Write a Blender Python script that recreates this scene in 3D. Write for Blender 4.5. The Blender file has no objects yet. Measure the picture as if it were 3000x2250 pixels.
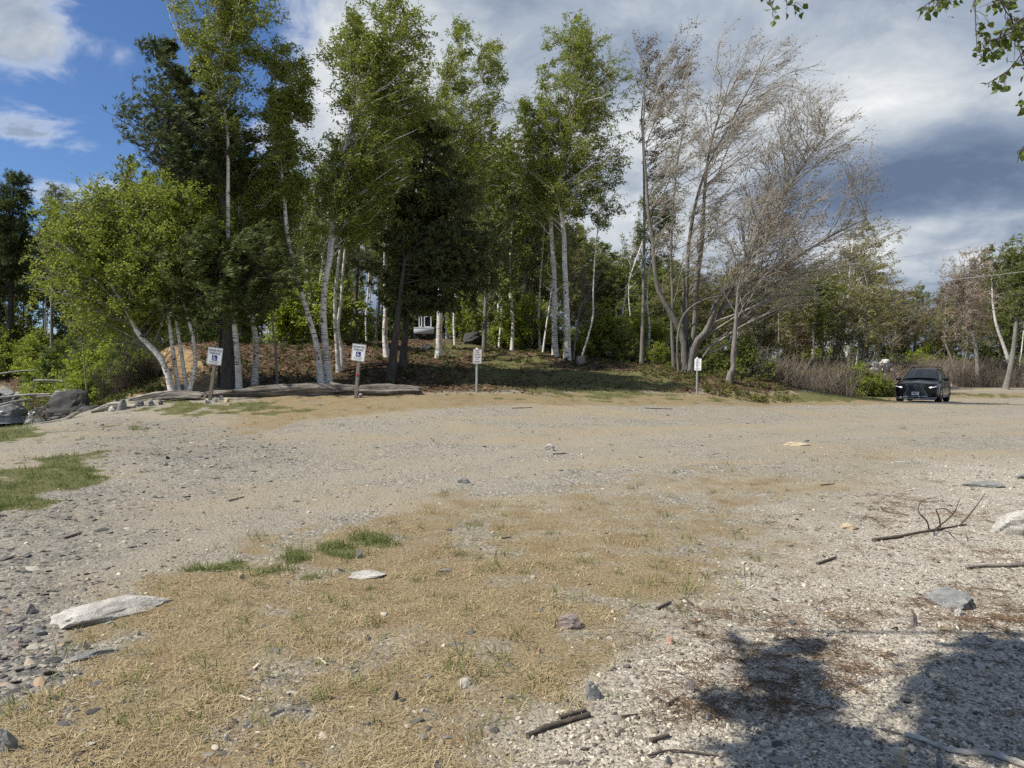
import bpy, math, random
import numpy as np

# ------------------------------------------------------------------ camera, sky, sun, exposure
scene = bpy.context.scene
COL = scene.collection
F, CX, CY, K = 710.0, 512.0, 384.0, 3000.0 / 1024.0
EYE = 1.6
PITCH = math.radians(-1.24)
cam_data = bpy.data.cameras.new("camera")
cam = bpy.data.objects.new("camera", cam_data)
COL.objects.link(cam)
cam.location = (0, 0, EYE)
cam.rotation_euler = (math.pi / 2 + PITCH, 0, 0)
cam_data.sensor_width = 36.0
cam_data.lens = F / 1024.0 * 36.0
cam_data.clip_start = 0.05
cam_data.clip_end = 3000.0
scene.camera = cam

SUN_EL = math.radians(50)
SUN_AZ = math.radians(180 + 19)          # direction to the sun in the xy plane
TO_SUN = np.array([math.cos(SUN_AZ) * math.cos(SUN_EL), math.sin(SUN_AZ) * math.cos(SUN_EL), math.sin(SUN_EL)])
sun_data = bpy.data.lights.new("sun", 'SUN')
sun_data.energy = 5.0
sun_data.angle = math.radians(0.53)
sun_data.color = (1.0, 0.94, 0.84)
sun = bpy.data.objects.new("sun", sun_data)
COL.objects.link(sun)
from mathutils import Vector
sun.rotation_euler = Vector(TO_SUN.tolist()).to_track_quat('Z', 'Y').to_euler()

scene.view_settings.view_transform = 'Standard'
scene.view_settings.look = 'None'
scene.view_settings.gamma = 1.0
scene.view_settings.use_curve_mapping = False
scene.view_settings.exposure = 0.3
scene.cycles.max_bounces = 6
scene.cycles.diffuse_bounces = 3
scene.cycles.transmission_bounces = 4
scene.cycles.use_denoising = False

world = bpy.data.worlds.new("World")
scene.world = world
world.use_nodes = True


class NT:
    """small helper round a node tree"""
    def __init__(self, tree):
        self.t = tree
        self.n = tree.nodes
        self.l = tree.links

    def new(self, typ, **kw):
        nd = self.n.new(typ)
        for k, v in kw.items():
            setattr(nd, k, v)
        return nd

    def link(self, a, b):
        self.l.new(a, b)

    def val(self, sock, v):
        if hasattr(v, 'is_linked') or hasattr(v, 'links'):
            self.l.new(v, sock)
        else:
            sock.default_value = v

    def math(self, op, a, b=0.0, c=None, clamp=False):
        nd = self.new('ShaderNodeMath', operation=op)
        nd.use_clamp = clamp
        self.val(nd.inputs[0], a)
        self.val(nd.inputs[1], b)
        if c is not None:
            self.val(nd.inputs[2], c)
        return nd.outputs[0]

    def mix(self, f, a, b, mode='MIX'):
        nd = self.new('ShaderNodeMix', data_type='RGBA', blend_type=mode)
        self.val(nd.inputs[0], f)
        self.val(nd.inputs[6], a)
        self.val(nd.inputs[7], b)
        return nd.outputs[2]

    def smooth(self, x, a, b):
        nd = self.new('ShaderNodeMapRange', interpolation_type='SMOOTHSTEP')
        self.val(nd.inputs[0], x)
        nd.inputs[1].default_value = a
        nd.inputs[2].default_value = b
        nd.inputs[3].default_value = 0.0
        nd.inputs[4].default_value = 1.0
        return nd.outputs[0]

    def noise(self, vec, scale, detail=4, rough=0.55, dist=0.0, out=0):
        nd = self.new('ShaderNodeTexNoise')
        self.l.new(vec, nd.inputs['Vector'])
        nd.inputs['Scale'].default_value = scale
        nd.inputs['Detail'].default_value = detail
        nd.inputs['Roughness'].default_value = rough
        nd.inputs['Distortion'].default_value = dist
        return nd.outputs[out]

    def voronoi(self, vec, scale, feature='F1', rand=1.0):
        nd = self.new('ShaderNodeTexVoronoi', feature=feature)
        self.l.new(vec, nd.inputs['Vector'])
        nd.inputs['Scale'].default_value = scale
        nd.inputs['Randomness'].default_value = rand
        return nd

    def ramp(self, f, stops, interp='LINEAR'):
        nd = self.new('ShaderNodeValToRGB')
        cr = nd.color_ramp
        cr.interpolation = interp
        while len(cr.elements) < len(stops):
            cr.elements.new(0.5)
        for e, (p, c) in zip(cr.elements, stops):
            e.position = p
            e.color = (c[0], c[1], c[2], 1.0)
        self.l.new(f, nd.inputs[0])
        return nd.outputs[0]

    def mapping(self, vec, scale=(1, 1, 1), loc=(0, 0, 0)):
        nd = self.new('ShaderNodeMapping')
        self.l.new(vec, nd.inputs[0])
        nd.inputs['Scale'].default_value = scale
        nd.inputs['Location'].default_value = loc
        return nd.outputs[0]


def build_sky():
    w = NT(world.node_tree)
    w.n.clear()
    out = w.new('ShaderNodeOutputWorld')
    bg = w.new('ShaderNodeBackground')
    bg.inputs['Strength'].default_value = 0.085
    w.link(bg.outputs[0], out.inputs[0])
    sky = w.new('ShaderNodeTexSky', sky_type='NISHITA')
    sky.sun_disc = False
    sky.sun_elevation = SUN_EL
    sky.sun_rotation = math.atan2(TO_SUN[0], TO_SUN[1])
    sky.air_density = 1.0
    sky.dust_density = 0.4
    sky.ozone_density = 2.5
    blue = w.mix(1.0, sky.outputs[0], (0.68, 0.86, 1.13, 1), 'MULTIPLY')
    tc = w.new('ShaderNodeTexCoord')
    d = tc.outputs['Generated']
    sep = w.new('ShaderNodeSeparateXYZ')
    w.link(d, sep.inputs[0])
    x, y, z = sep.outputs
    zz = w.math('ADD', w.math('MAXIMUM', z, 0.0), 0.36)
    comb = w.new('ShaderNodeCombineXYZ')
    w.link(w.math('DIVIDE', x, zz), comb.inputs[0])
    w.link(w.math('DIVIDE', y, zz), comb.inputs[1])
    p = w.mapping(comb.outputs[0], (1, 1, 1), (3.1, 0.7, 0.0))
    n_big = w.noise(p, 0.95, 7, 0.5, 0.3)
    n_mid = w.noise(w.mapping(p, (1, 1, 1), (7.3, 1.9, 2.0)), 2.0, 9, 0.56, 0.4)
    n_small = w.noise(w.mapping(p, (1, 1.2, 1), (1.3, 11.9, 5.0)), 5.5, 9, 0.62, 0.5)

    def blob(u, v, ru, rv):
        """soft patch of cloud centred on a direction of the sky"""
        a = (u / K - CX) / F
        b = (CY - v / K) / F
        az = math.atan2(a, 1.0)
        el = math.atan(b / math.sqrt(1 + a * a)) + PITCH
        c = (math.sin(az) * math.cos(el), math.cos(az) * math.cos(el), math.sin(el))
        r = (math.cos(az), -math.sin(az), 0.0)
        up = (-math.sin(az) * math.sin(el), -math.cos(az) * math.sin(el), math.cos(el))
        def dot(vec):
            nd = w.new('ShaderNodeVectorMath', operation='DOT_PRODUCT')
            w.link(d, nd.inputs[0])
            nd.inputs[1].default_value = vec
            return nd.outputs['Value']
        q1 = w.math('DIVIDE', dot(r), ru / K / F)
        q2 = w.math('DIVIDE', dot(up), rv / K / F)
        e = w.math('ADD', w.math('MULTIPLY', q1, q1), w.math('MULTIPLY', q2, q2))
        g = w.math('EXPONENT', w.math('MULTIPLY', e, -1.0))
        return w.math('MULTIPLY', g, w.math('GREATER_THAN', dot(c), 0.0))

    # cover: clear on the left, closed on the right
    bias = w.new('ShaderNodeMapRange', interpolation_type='SMOOTHSTEP')
    w.link(w.math('SUBTRACT', x, w.math('MULTIPLY', z, 0.22)), bias.inputs[0])
    bias.inputs[1].default_value = -0.50
    bias.inputs[2].default_value = -0.16
    bias.inputs[3].default_value = -0.13
    bias.inputs[4].default_value = 0.45
    cov = w.math('ADD', w.math('MULTIPLY', n_big, 0.45), w.math('MULTIPLY', n_small, 0.55))
    cov = w.math('ADD', cov, bias.outputs[0])
    cov = w.math('ADD', cov, w.math('MULTIPLY', blob(20, 40, 130, 110), 0.30))
    cov = w.math('ADD', cov, w.math('MULTIPLY', blob(110, 385, 130, 45), 0.20))
    cov = w.math('ADD', cov, w.math('MULTIPLY', blob(230, 580, 110, 60), 0.24))
    cov = w.math('ADD', cov, w.math('MULTIPLY', blob(380, 170, 70, 60), 0.15))
    mask = w.smooth(cov, 0.485, 0.66)
    # brightness of the cloud: thin and lit where low, slate where thick
    sh = w.math('ADD', w.math('MULTIPLY', n_mid, 0.85), w.math('MULTIPLY', n_small, 0.5))
    sh = w.math('ADD', sh, -0.19)
    sh = w.math('ADD', sh, w.math('MULTIPLY', blob(930, 90, 420, 260), 0.26))
    sh = w.math('ADD', sh, w.math('MULTIPLY', blob(2430, 200, 300, 150), 0.27))
    sh = w.math('ADD', sh, w.math('MULTIPLY', blob(2750, 330, 330, 90), 0.08))
    sh = w.math('ADD', sh, w.math('MULTIPLY', blob(1750, 520, 500, 220), 0.22))
    sh = w.math('ADD', sh, w.math('MULTIPLY', blob(2800, 490, 460, 95), -0.30))
    sh = w.math('ADD', sh, w.math('MULTIPLY', blob(2500, 600, 300, 70), -0.10))
    sh = w.math('ADD', sh, w.math('MULTIPLY', blob(2150, 190, 420, 110), -0.12))
    sh = w.math('ADD', sh, w.math('MULTIPLY', blob(2700, 655, 160, 30), 0.16))
    sh = w.math('ADD', sh, w.math('MULTIPLY', blob(2880, 760, 130, 40), 0.24))
    ccol = w.ramp(sh, [(0.26, (1.35, 1.85, 2.9)), (0.42, (2.3, 2.95, 4.1)), (0.55, (4.0, 4.6, 5.5)),
                       (0.68, (6.2, 6.6, 7.0)), (0.82, (9.0, 9.1, 9.2))])
    edge = w.mix(w.smooth(mask, 0.3, 0.95), (7.6, 8.0, 8.6, 1), ccol)
    w.link(w.mix(mask, blue, edge), bg.inputs['Color'])


build_sky()

# ------------------------------------------------------------------ numeric helpers
RNG = np.random.default_rng(11)


def px_dir(u, v):
    a = (np.asarray(u, float) / K - CX) / F
    b = (CY - np.asarray(v, float) / K) / F
    cp, sp = math.cos(PITCH), math.sin(PITCH)
    return a, cp - sp * b, sp + cp * b


def P(u, v, d):
    """world point at distance d (along y) that lies on the sight line of a photo pixel"""
    a, fy, fz = px_dir(u, v)
    t = d / fy
    return np.array([a * t, d, EYE + fz * t])


def to_px(x, y, z):
    cp, sp = math.cos(PITCH), math.sin(PITCH)
    yy = np.maximum(y, 0.05)
    dz = z - EYE
    fwd = np.maximum(yy * cp + dz * sp, 0.05)
    up = -yy * sp + dz * cp
    return (CX + F * x / fwd) * K, (CY - F * up / fwd) * K


def hash2(ix, iy, seed):
    h = (ix.astype(np.int64) * 374761393 + iy.astype(np.int64) * 668265263 + seed * 1442695041) & 0xFFFFFFFF
    h = ((h ^ (h >> 13)) * 1274126177) & 0xFFFFFFFF
    return ((h ^ (h >> 16)) & 0xFFFF) / 65535.0


def vnoise(x, y, scale, seed=0):
    x = np.asarray(x, float) * scale
    y = np.asarray(y, float) * scale
    ix, iy = np.floor(x), np.floor(y)
    fx, fy = x - ix, y - iy
    fx = fx * fx * (3 - 2 * fx)
    fy = fy * fy * (3 - 2 * fy)
    a = hash2(ix, iy, seed); b = hash2(ix + 1, iy, seed)
    c = hash2(ix, iy + 1, seed); d = hash2(ix + 1, iy + 1, seed)
    return (a * (1 - fx) + b * fx) * (1 - fy) + (c * (1 - fx) + d * fx) * fy


def fbm(x, y, scale, octs=4, seed=0, gain=0.5):
    s, amp, tot = 0.0, 1.0, 0.0
    for o in range(octs):
        s = s + amp * vnoise(x, y, scale * 2 ** o, seed + o * 17)
        tot += amp
        amp *= gain
    return s / tot


def sstep(x, a, b):
    t = np.clip((x - a) / (b - a), 0, 1)
    return t * t * (3 - 2 * t)


# ------------------------------------------------------------------ terrain heights
CTRL = [  # photo pixel and distance of points on the ground
    (620, 1172, 21), (1235, 1160, 21), (672, 1145, 23), (963, 1127, 24), (746, 1130, 24), (550, 1152, 22.5), (995, 1090, 26),
    (800, 1015, 30), (480, 1015, 28), (1000, 1010, 31), (1042, 1007, 32), (1144, 1120, 25), (1180, 1060, 27), (1129, 1050, 28),
    (1245, 1000, 48), (1390, 1010, 40), (1396, 1148, 23), (2045, 1154, 26), (1627, 1043, 33), (1662, 1056, 32), (2015, 1090, 30),
    (2136, 1117, 29), (1911, 1062, 34), (2866, 1137, 52), (2972, 1125, 56), (2700, 1177, 34), (2400, 1165, 36), (2200, 1168, 27.5),
    (1500, 1185, 20.5), (1900, 1190, 22), (1100, 1190, 19.5), (700, 1200, 19), (300, 1215, 20), (150, 1250, 18.8), (0, 1268, 17.8),
    (1500, 1110, 27), (1750, 1120, 27.5), (1300, 1050, 32), (2300, 1135, 30),
]
_c = [tuple(P(u, v, d)) for u, v, d in CTRL]
_c += [(x, y, 0.0) for x in (-14, -7, 0, 7, 14) for y in (-8, 0, 4, 8)]
_c += [(-12, 13, 0.02), (-5, 13, .17), (0, 12, .16), (7, 13, .14), (14, 14, 0.06), (22, 20, 0.0), (30, 30, -.05), (13, 23, .12),
       (40, 50, 0), (26, 50, .05), (60, 60, .1), (-20, 12, -.2), (-30, 5, -.3), (30, -10, 0), (-30, -20, 0), (0, -30, 0),
       (-14.5, 27, .9), (-15.5, 33, .6), (-17, 42, .8), (-24, 60, 1.6), (-5, 62, 4.2), (4, 60, 3.4), (14, 58, 1.3), (26, 80, .9),
       (-50, 95, 5), (-30, 100, 4.5), (0, 110, 5), (40, 110, 1.5), (70, 100, .6), (-14, 23.5, .25), (-15.2, 22.2, -.35), (-16.2, 25.0, -.6), (-18.5, 21.5, -.6), (-14.6, 20.0, -.1), (-9, 40, 3.0), (-50, 66, 1.2), (-38, 66, 1.6), (-62, 72, 1.2), (0, 38, 2.7), (9, 42, 1.6)]
_c = np.array(_c)


def _tps(r2):
    return np.where(r2 > 0, 0.5 * r2 * np.log(np.maximum(r2, 1e-12)), 0.0)


_n = len(_c)
_A = np.zeros((_n + 3, _n + 3))
_A[:_n, :_n] = _tps(((_c[:, None, :2] - _c[None, :, :2]) ** 2).sum(-1)) + np.eye(_n) * 0.8
_A[:_n, _n:] = np.c_[np.ones(_n), _c[:, :2]]
_A[_n:, :_n] = _A[:_n, _n:].T
_w = np.linalg.solve(_A, np.r_[_c[:, 2], 0, 0, 0])
RIVER = np.array([(-120, 10), (-75, 16), (-45, 22), (-31, 31), (-32.5, 42), (-46, 52), (-75, 58), (-130, 62)], float)


def dist_poly(x, y, pl):
    best = np.full(np.shape(x), 1e9)
    for (ax, ay), (bx, by) in zip(pl[:-1], pl[1:]):
        dx, dy = bx - ax, by - ay
        t = np.clip(((x - ax) * dx + (y - ay) * dy) / (dx * dx + dy * dy), 0, 1)
        best = np.minimum(best, np.hypot(x - ax - t * dx, y - ay - t * dy))
    return best


WATER_Z = -0.6


def height(x, y):
    x = np.asarray(x, float); y = np.asarray(y, float)
    sh = x.shape
    xf, yf = x.ravel(), y.ravel()
    r = np.hypot(xf, yf)
    lim = np.minimum(1.0, 105.0 / np.maximum(r, 1e-6))
    qx, qy = xf * lim, yf * lim
    z = np.zeros_like(xf)
    for s in range(0, len(xf), 40000):
        e = slice(s, s + 40000)
        z[e] = _tps((qx[e, None] - _c[:, 0]) ** 2 + (qy[e, None] - _c[:, 1]) ** 2) @ _w[:_n] + _w[_n] + _w[_n + 1] * qx[e] + _w[_n + 2] * qy[e]
    near = 1 - sstep(r, 7.0, 12.0)
    z = z * (1 - near)
    z = np.maximum(z, np.where((xf < -11) & (yf > 12), -1.2, -0.25))
    dr = dist_poly(xf, yf, RIVER)
    dr = dr + (fbm(xf, yf, .22, 3, 5) - .5) * 3
    z = z + (-1.5 - z) * (1 - sstep(dr, 6.0, 11.5))
    # lumps
    hill = sstep(z, .5, 1.2)
    z = z + (fbm(xf, yf, .9, 4, 3) - .5) * (0.05 + .35 * hill) + (fbm(xf, yf, 5.0, 3, 9) - .5) * 0.022
    return z.reshape(sh)


def H(x, y):
    return float(height(np.array([x]), np.array([y]))[0])


def G(u, v, dmax=90):
    """ground point seen at a photo pixel"""
    a, fy, fz = px_dir(u, v)
    ds = np.geomspace(1.5, dmax, 500)
    z = height(a / fy * ds, ds)
    ray = EYE + fz / fy * ds
    hit = np.nonzero(ray <= z)[0]
    if len(hit) == 0:
        d = dmax
    else:
        i = hit[0]
        d = ds[i]
        if i > 0:
            g0, g1 = ray[i - 1] - z[i - 1], ray[i] - z[i]
            d = ds[i - 1] + (ds[i] - ds[i - 1]) * g0 / (g0 - g1)
    x = a / fy * d
    return np.array([x, d, H(x, d)])


# ------------------------------------------------------------------ mesh helpers
class Geo:
    def __init__(self):
        self.v, self.f, self.m, self.s, self.n = [], [], [], [], 0

    def add(self, verts, faces, mat=0, smooth=True):
        verts = np.asarray(verts, float).reshape(-1, 3)
        faces = np.asarray(faces, np.int64)
        self.v.append(verts)
        self.f.append(faces + self.n)
        self.m.append(np.full(len(faces), mat, np.int32))
        self.s.append(np.full(len(faces), smooth, bool))
        self.n += len(verts)
        return self

    def mesh(self, name, mats, off=(0, 0, 0)):
        me = bpy.data.meshes.new(name)
        v = np.concatenate(self.v) - np.asarray(off, float)
        me.vertices.add(len(v))
        me.vertices.foreach_set("co", v.ravel().astype(np.float32))
        starts, idx, cur = [], [], 0
        for f in self.f:
            k = f.shape[1]
            starts.append(cur + np.arange(len(f)) * k)
            idx.append(f.ravel())
            cur += f.size
        starts = np.concatenate(starts); idx = np.concatenate(idx)
        me.loops.add(len(idx))
        me.loops.foreach_set("vertex_index", idx.astype(np.int32))
        me.polygons.add(len(starts))
        me.polygons.foreach_set("loop_start", starts.astype(np.int32))
        me.polygons.foreach_set("material_index", np.concatenate(self.m))
        me.polygons.foreach_set("use_smooth", np.concatenate(self.s))
        for m in mats:
            me.materials.append(m)
        me.update(calc_edges=True)
        return me


def nrm(a):
    return a / np.maximum(np.linalg.norm(a, axis=-1, keepdims=True), 1e-9)


def tube_geo(g, pl, rad, sides=5, mat=0, cap=False):
    """pl (B,K,3) polylines, rad (B,K)"""
    pl = np.asarray(pl, float); rad = np.asarray(rad, float)
    if pl.ndim == 2:
        pl, rad = pl[None], rad[None]
    B, k, _ = pl.shape
    t = nrm(np.gradient(pl, axis=1))
    mt = nrm(t.mean(axis=1))
    ref = np.where(np.abs(mt[:, 2:3]) > .75, np.array([[0.1, 1.0, 0.0]]), np.array([[0.05, 0.1, 1.0]]))[:, None, :]
    n1 = nrm(np.cross(t, np.broadcast_to(ref, t.shape)))
    n2 = np.cross(t, n1)
    ang = np.arange(sides) * 2 * math.pi / sides
    ring = n1[:, :, None, :] * np.cos(ang)[None, None, :, None] + n2[:, :, None, :] * np.sin(ang)[None, None, :, None]
    v = pl[:, :, None, :] + ring * rad[:, :, None, None]
    i = np.arange(k - 1)[:, None]; j = np.arange(sides)[None, :]
    j2 = (j + 1) % sides
    f = np.stack([i * sides + j, i * sides + j2, (i + 1) * sides + j2, (i + 1) * sides + j], -1).reshape(-1, 4)
    f = (f[None] + (np.arange(B) * k * sides)[:, None, None]).reshape(-1, 4)
    g.add(v.reshape(-1, 3), f, mat)
    if cap:
        for b in range(B):
            for e in (0, k - 1):
                c = np.vstack([v[b, e], pl[b, e][None]])
                ff = np.array([[q, (q + 1) % sides, sides] for q in range(sides)])
                g.add(c, ff, mat, False)
    return g


def box_geo(g, c, s, mat=0, rz=0.0):
    c = np.asarray(c, float); s = np.asarray(s, float) / 2
    q = np.array([(x, y, z) for z in (-1, 1) for y in (-1, 1) for x in (-1, 1)], float) * s
    if rz:
        cr, sr = math.cos(rz), math.sin(rz)
        q = np.c_[q[:, 0] * cr - q[:, 1] * sr, q[:, 0] * sr + q[:, 1] * cr, q[:, 2]]
    f = [(0, 2, 3, 1), (4, 5, 7, 6), (0, 1, 5, 4), (2, 6, 7, 3), (0, 4, 6, 2), (1, 3, 7, 5)]
    return g.add(q + c, np.array(f), mat, False)


def spline(pts, n):
    """Catmull-Rom through points, n samples"""
    p = np.asarray(pts, float)
    if len(p) == 2:
        return p[0] + (p[1] - p[0]) * np.linspace(0, 1, n)[:, None]
    q = np.vstack([2 * p[0] - p[1], p, 2 * p[-1] - p[-2]])
    seg = np.linalg.norm(np.diff(p, axis=0), axis=1)
    cum = np.r_[0, np.cumsum(seg)]
    s = np.linspace(0, cum[-1], n)
    i = np.clip(np.searchsorted(cum, s, side='right') - 1, 0, len(p) - 2)
    t = ((s - cum[i]) / seg[i])[:, None]
    a, b, c, d = q[i], q[i + 1], q[i + 2], q[i + 3]
    return .5 * (2 * b + (c - a) * t + (2 * a - 5 * b + 4 * c - d) * t ** 2 + (3 * b - a - 3 * c + d) * t ** 3)


def bez(p0, p1, p2, k):
    t = np.linspace(0, 1, k)[None, :, None]
    return p0[:, None] * (1 - t) ** 2 + 2 * p1[:, None] * t * (1 - t) + p2[:, None] * t * t


# ------------------------------------------------------------------ object helpers
def tag(o, label=None, cat=None, group=None, kind=None):
    if label: o['label'] = label
    if cat: o['category'] = cat
    if group: o['group'] = group
    if kind: o['kind'] = kind
    return o


def thing(name, label, cat, loc=(0, 0, 0), rot=(0, 0, 0), group=None):
    o = bpy.data.objects.new(name, None)
    COL.objects.link(o)
    o.location = tuple(float(q) for q in loc)
    o.rotation_euler = rot
    o.empty_display_size = 0.2
    return tag(o, label, cat, group)


def put(name, me, parent=None, kind=None):
    o = bpy.data.objects.new(name, me)
    COL.objects.link(o)
    if parent is not None:
        o.parent = parent
    if kind: o['kind'] = kind
    return o


def obj(name, geo, mats, parent=None, off=(0, 0, 0), kind=None):
    if not isinstance(mats, (list, tuple)):
        mats = [mats]
    return put(name, geo.mesh(name, mats, off), parent, kind)


def kids(o):
    return list(o.children)


def dup(o, loc=None, rot=None, scale=None, label=None, group=None):
    r = o.copy(); COL.objects.link(r)
    for ch in kids(o):
        c = ch.copy(); COL.objects.link(c); c.parent = r
        for gch in kids(ch):
            e = gch.copy(); COL.objects.link(e); e.parent = c
    if loc is not None: r.location = tuple(float(q) for q in loc)
    if rot is not None: r.rotation_euler = rot
    if scale is not None: r.scale = scale if hasattr(scale, '__len__') else (scale,) * 3
    if label: r['label'] = label
    if group: r['group'] = group
    return r


# ------------------------------------------------------------------ materials
def new_mat(name):
    m = bpy.data.materials.new(name)
    m.use_nodes = True
    t = NT(m.node_tree)
    bsdf = t.n['Principled BSDF']
    out = t.n['Material Output']
    return m, t, bsdf, out


def bump(t, bsdf, h, strength=.5, dist=.02):
    b = t.new('ShaderNodeBump')
    b.inputs['Strength'].default_value = strength
    b.inputs['Distance'].default_value = dist
    t.link(h, b.inputs['Height'])
    t.link(b.outputs[0], bsdf.inputs['Normal'])


def plain(name, col, rough=.6, metal=0.0, spec=.5, emit=None, noise=None):
    m, t, b, o = new_mat(name)
    b.inputs['Base Color'].default_value = (*col, 1)
    b.inputs['Roughness'].default_value = rough
    b.inputs['Metallic'].default_value = metal
    b.inputs['Specular IOR Level'].default_value = spec
    if noise:
        tc = t.new('ShaderNodeTexCoord')
        n = t.noise(tc.outputs['Object'], noise[0], 5, .6)
        t.link(t.ramp(n, [(.3, [c * (1 - noise[1]) for c in col]), (.7, [min(1, c * (1 + noise[1])) for c in col])]), b.inputs['Base Color'])
    if emit:
        b.inputs['Emission Color'].default_value = (*emit[0], 1)
        b.inputs['Emission Strength'].default_value = emit[1]
    return m


def leaf_mat(name, stops, trans=.35, rough=.55):
    m, t, b, out = new_mat(name)
    g = t.new('ShaderNodeNewGeometry')
    oi = t.new('ShaderNodeObjectInfo')
    f = t.math('ADD', t.math('MULTIPLY', g.outputs['Random Per Island'], .75), t.math('MULTIPLY', oi.outputs['Random'], .25))
    c = t.ramp(f, stops)
    t.link(c, b.inputs['Base Color'])
    b.inputs['Roughness'].default_value = rough
    b.inputs['Specular IOR Level'].default_value = .35
    tr = t.new('ShaderNodeBsdfTranslucent')
    t.link(t.mix(1.0, c, (1.15, 1.15, .75, 1), 'MULTIPLY'), tr.inputs[0])
    mx = t.new('ShaderNodeMixShader')
    mx.inputs[0].default_value = trans
    t.link(b.outputs[0], mx.inputs[1]); t.link(tr.outputs[0], mx.inputs[2])
    t.link(mx.outputs[0], out.inputs[0])
    return m


LEAF_BIRCH = leaf_mat('birch_leaf', [(0, (.15, .19, .032)), (.5, (.225, .27, .048)), (1, (.33, .36, .08))], .5)
LEAF_LIME = leaf_mat('lime_leaf', [(0, (.19, .24, .032)), (.5, (.265, .32, .048)), (1, (.36, .40, .08))], .5)
LEAF_WOOD = leaf_mat('wood_leaf', [(0, (.125, .16, .035)), (.5, (.185, .22, .05)), (1, (.255, .285, .075))], .48)
LEAF_RED = leaf_mat('red_leaf', [(0, (.28, .18, .14)), (.5, (.38, .25, .19)), (1, (.33, .28, .15))], .4)
LEAF_BUD = leaf_mat('bud_leaf', [(0, (.12, .07, .035)), (.5, (.19, .125, .06)), (1, (.22, .20, .08))], .3)
LEAF_SPRING = leaf_mat('spring_leaf', [(0, (.20, .20, .065)), (.5, (.27, .27, .09)), (1, (.32, .28, .13))], .45)
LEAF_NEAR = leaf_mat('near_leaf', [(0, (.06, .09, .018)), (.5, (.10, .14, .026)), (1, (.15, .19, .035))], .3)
NEEDLE_PINE = leaf_mat('pine_needle', [(0, (.055, .082, .026)), (.5, (.085, .118, .034)), (1, (.13, .16, .05))], .25)
NEEDLE_YOUNG = leaf_mat('young_pine_needle', [(0, (.09, .14, .026)), (.5, (.13, .185, .036)), (1, (.18, .23, .055))], .35)
NEEDLE_BOUGH = leaf_mat('bough_needle', [(0, (.075, .105, .026)), (.5, (.115, .155, .036)), (1, (.17, .205, .055))], .3)
NEEDLE_SPRUCE = leaf_mat('spruce_needle', [(0, (.055, .072, .024)), (.5, (.085, .108, .034)), (1, (.135, .155, .047))], .25)
SCRUB = leaf_mat('scrub_stem', [(0, (.11, .085, .06)), (.5, (.17, .13, .09)), (1, (.23, .18, .13))], .05)
FERN = leaf_mat('fern_leaf', [(0, (.12, .12, .03)), (.5, (.18, .16, .045)), (1, (.26, .22, .09))], .3)


def birch_bark():
    m, t, b, out = new_mat('birch_bark')
    tc = t.new('ShaderNodeTexCoord')
    o = tc.outputs['Object']
    lines = t.noise(t.mapping(o, (2.2, 2.2, 26)), 1.6, 5, .65)
    patch = t.noise(t.mapping(o, (3.0, 3.0, 2.2)), 2.4, 4, .6, .4)
    big = t.noise(t.mapping(o, (1.0, 1.0, .6)), 2.0, 3, .5)
    k1 = t.smooth(lines, .555, .60)
    k2 = t.smooth(patch, .60, .645)
    dark = t.math('MAXIMUM', k1, k2)
    white = t.ramp(big, [(.3, (.56, .51, .44)), (.5, (.72, .69, .63)), (.7, (.80, .78, .73))])
    t.link(t.mix(t.math('MULTIPLY', dark, .93), white, (.028, .024, .022, 1)), b.inputs['Base Color'])
    b.inputs['Roughness'].default_value = .7
    bump(t, b, lines, .4, .01)
    return m


def bark(name, c1, c2, sc=(14, 14, 2.2)):
    m, t, b, out = new_mat(name)
    tc = t.new('ShaderNodeTexCoord')
    n = t.noise(t.mapping(tc.outputs['Object'], sc), 1.5, 6, .65, .3)
    n2 = t.noise(tc.outputs['Object'], 1.3, 3, .5)
    f = t.math('ADD', t.math('MULTIPLY', n, .7), t.math('MULTIPLY', n2, .3))
    t.link(t.ramp(f, [(.36, c1), (.62, c2)]), b.inputs['Base Color'])
    b.inputs['Roughness'].default_value = .9
    bump(t, b, n, 1.0, .03)
    return m


BARK_BIRCH = birch_bark()
BARK_PINE = bark('pine_bark', (.030, .026, .022), (.115, .10, .085))
BARK_GREY = bark('grey_bark', (.10, .09, .078), (.27, .25, .22))
BARK_MAPLE = bark('maple_bark', (.075, .066, .058), (.215, .195, .17))
BARK_LIMB = bark('pale_limb_bark', (.16, .145, .125), (.40, .37, .32))
TWIG_DARK = plain('dark_twig', (.075, .058, .045), .85)
TWIG_PALE = plain('pale_twig', (.40, .37, .32), .8)
TWIG_GREY = plain('grey_twig', (.24, .215, .18), .8)
DRIFT = bark('driftwood', (.022, .018, .015), (.29, .26, .22), (.6, 13, 13))
DRIFT_PALE = bark('pale_driftwood', (.16, .14, .12), (.52, .48, .42), (1.5, 9, 9))
STICK = bark('stick_bark', (.055, .043, .034), (.15, .12, .095), (3, 20, 20))


def rock_mat(name, c1, c2, speck=None, sc=6.0):
    m, t, b, out = new_mat(name)
    tc = t.new('ShaderNodeTexCoord')
    o = tc.outputs['Object']
    n = t.noise(t.mapping(o, (1, 1, 2.6)), sc, 8, .68, .3)
    fine = t.noise(o, sc * 14, 4, .7)
    c = t.ramp(n, [(.32, c1), (.6, c2)])
    if speck:
        c = t.mix(t.smooth(fine, .52, .64), c, (*speck, 1))
    t.link(c, b.inputs['Base Color'])
    b.inputs['Roughness'].default_value = .85
    bump(t, b, t.math('ADD', n, t.math('MULTIPLY', fine, .35)), .7, .03)
    return m


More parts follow.
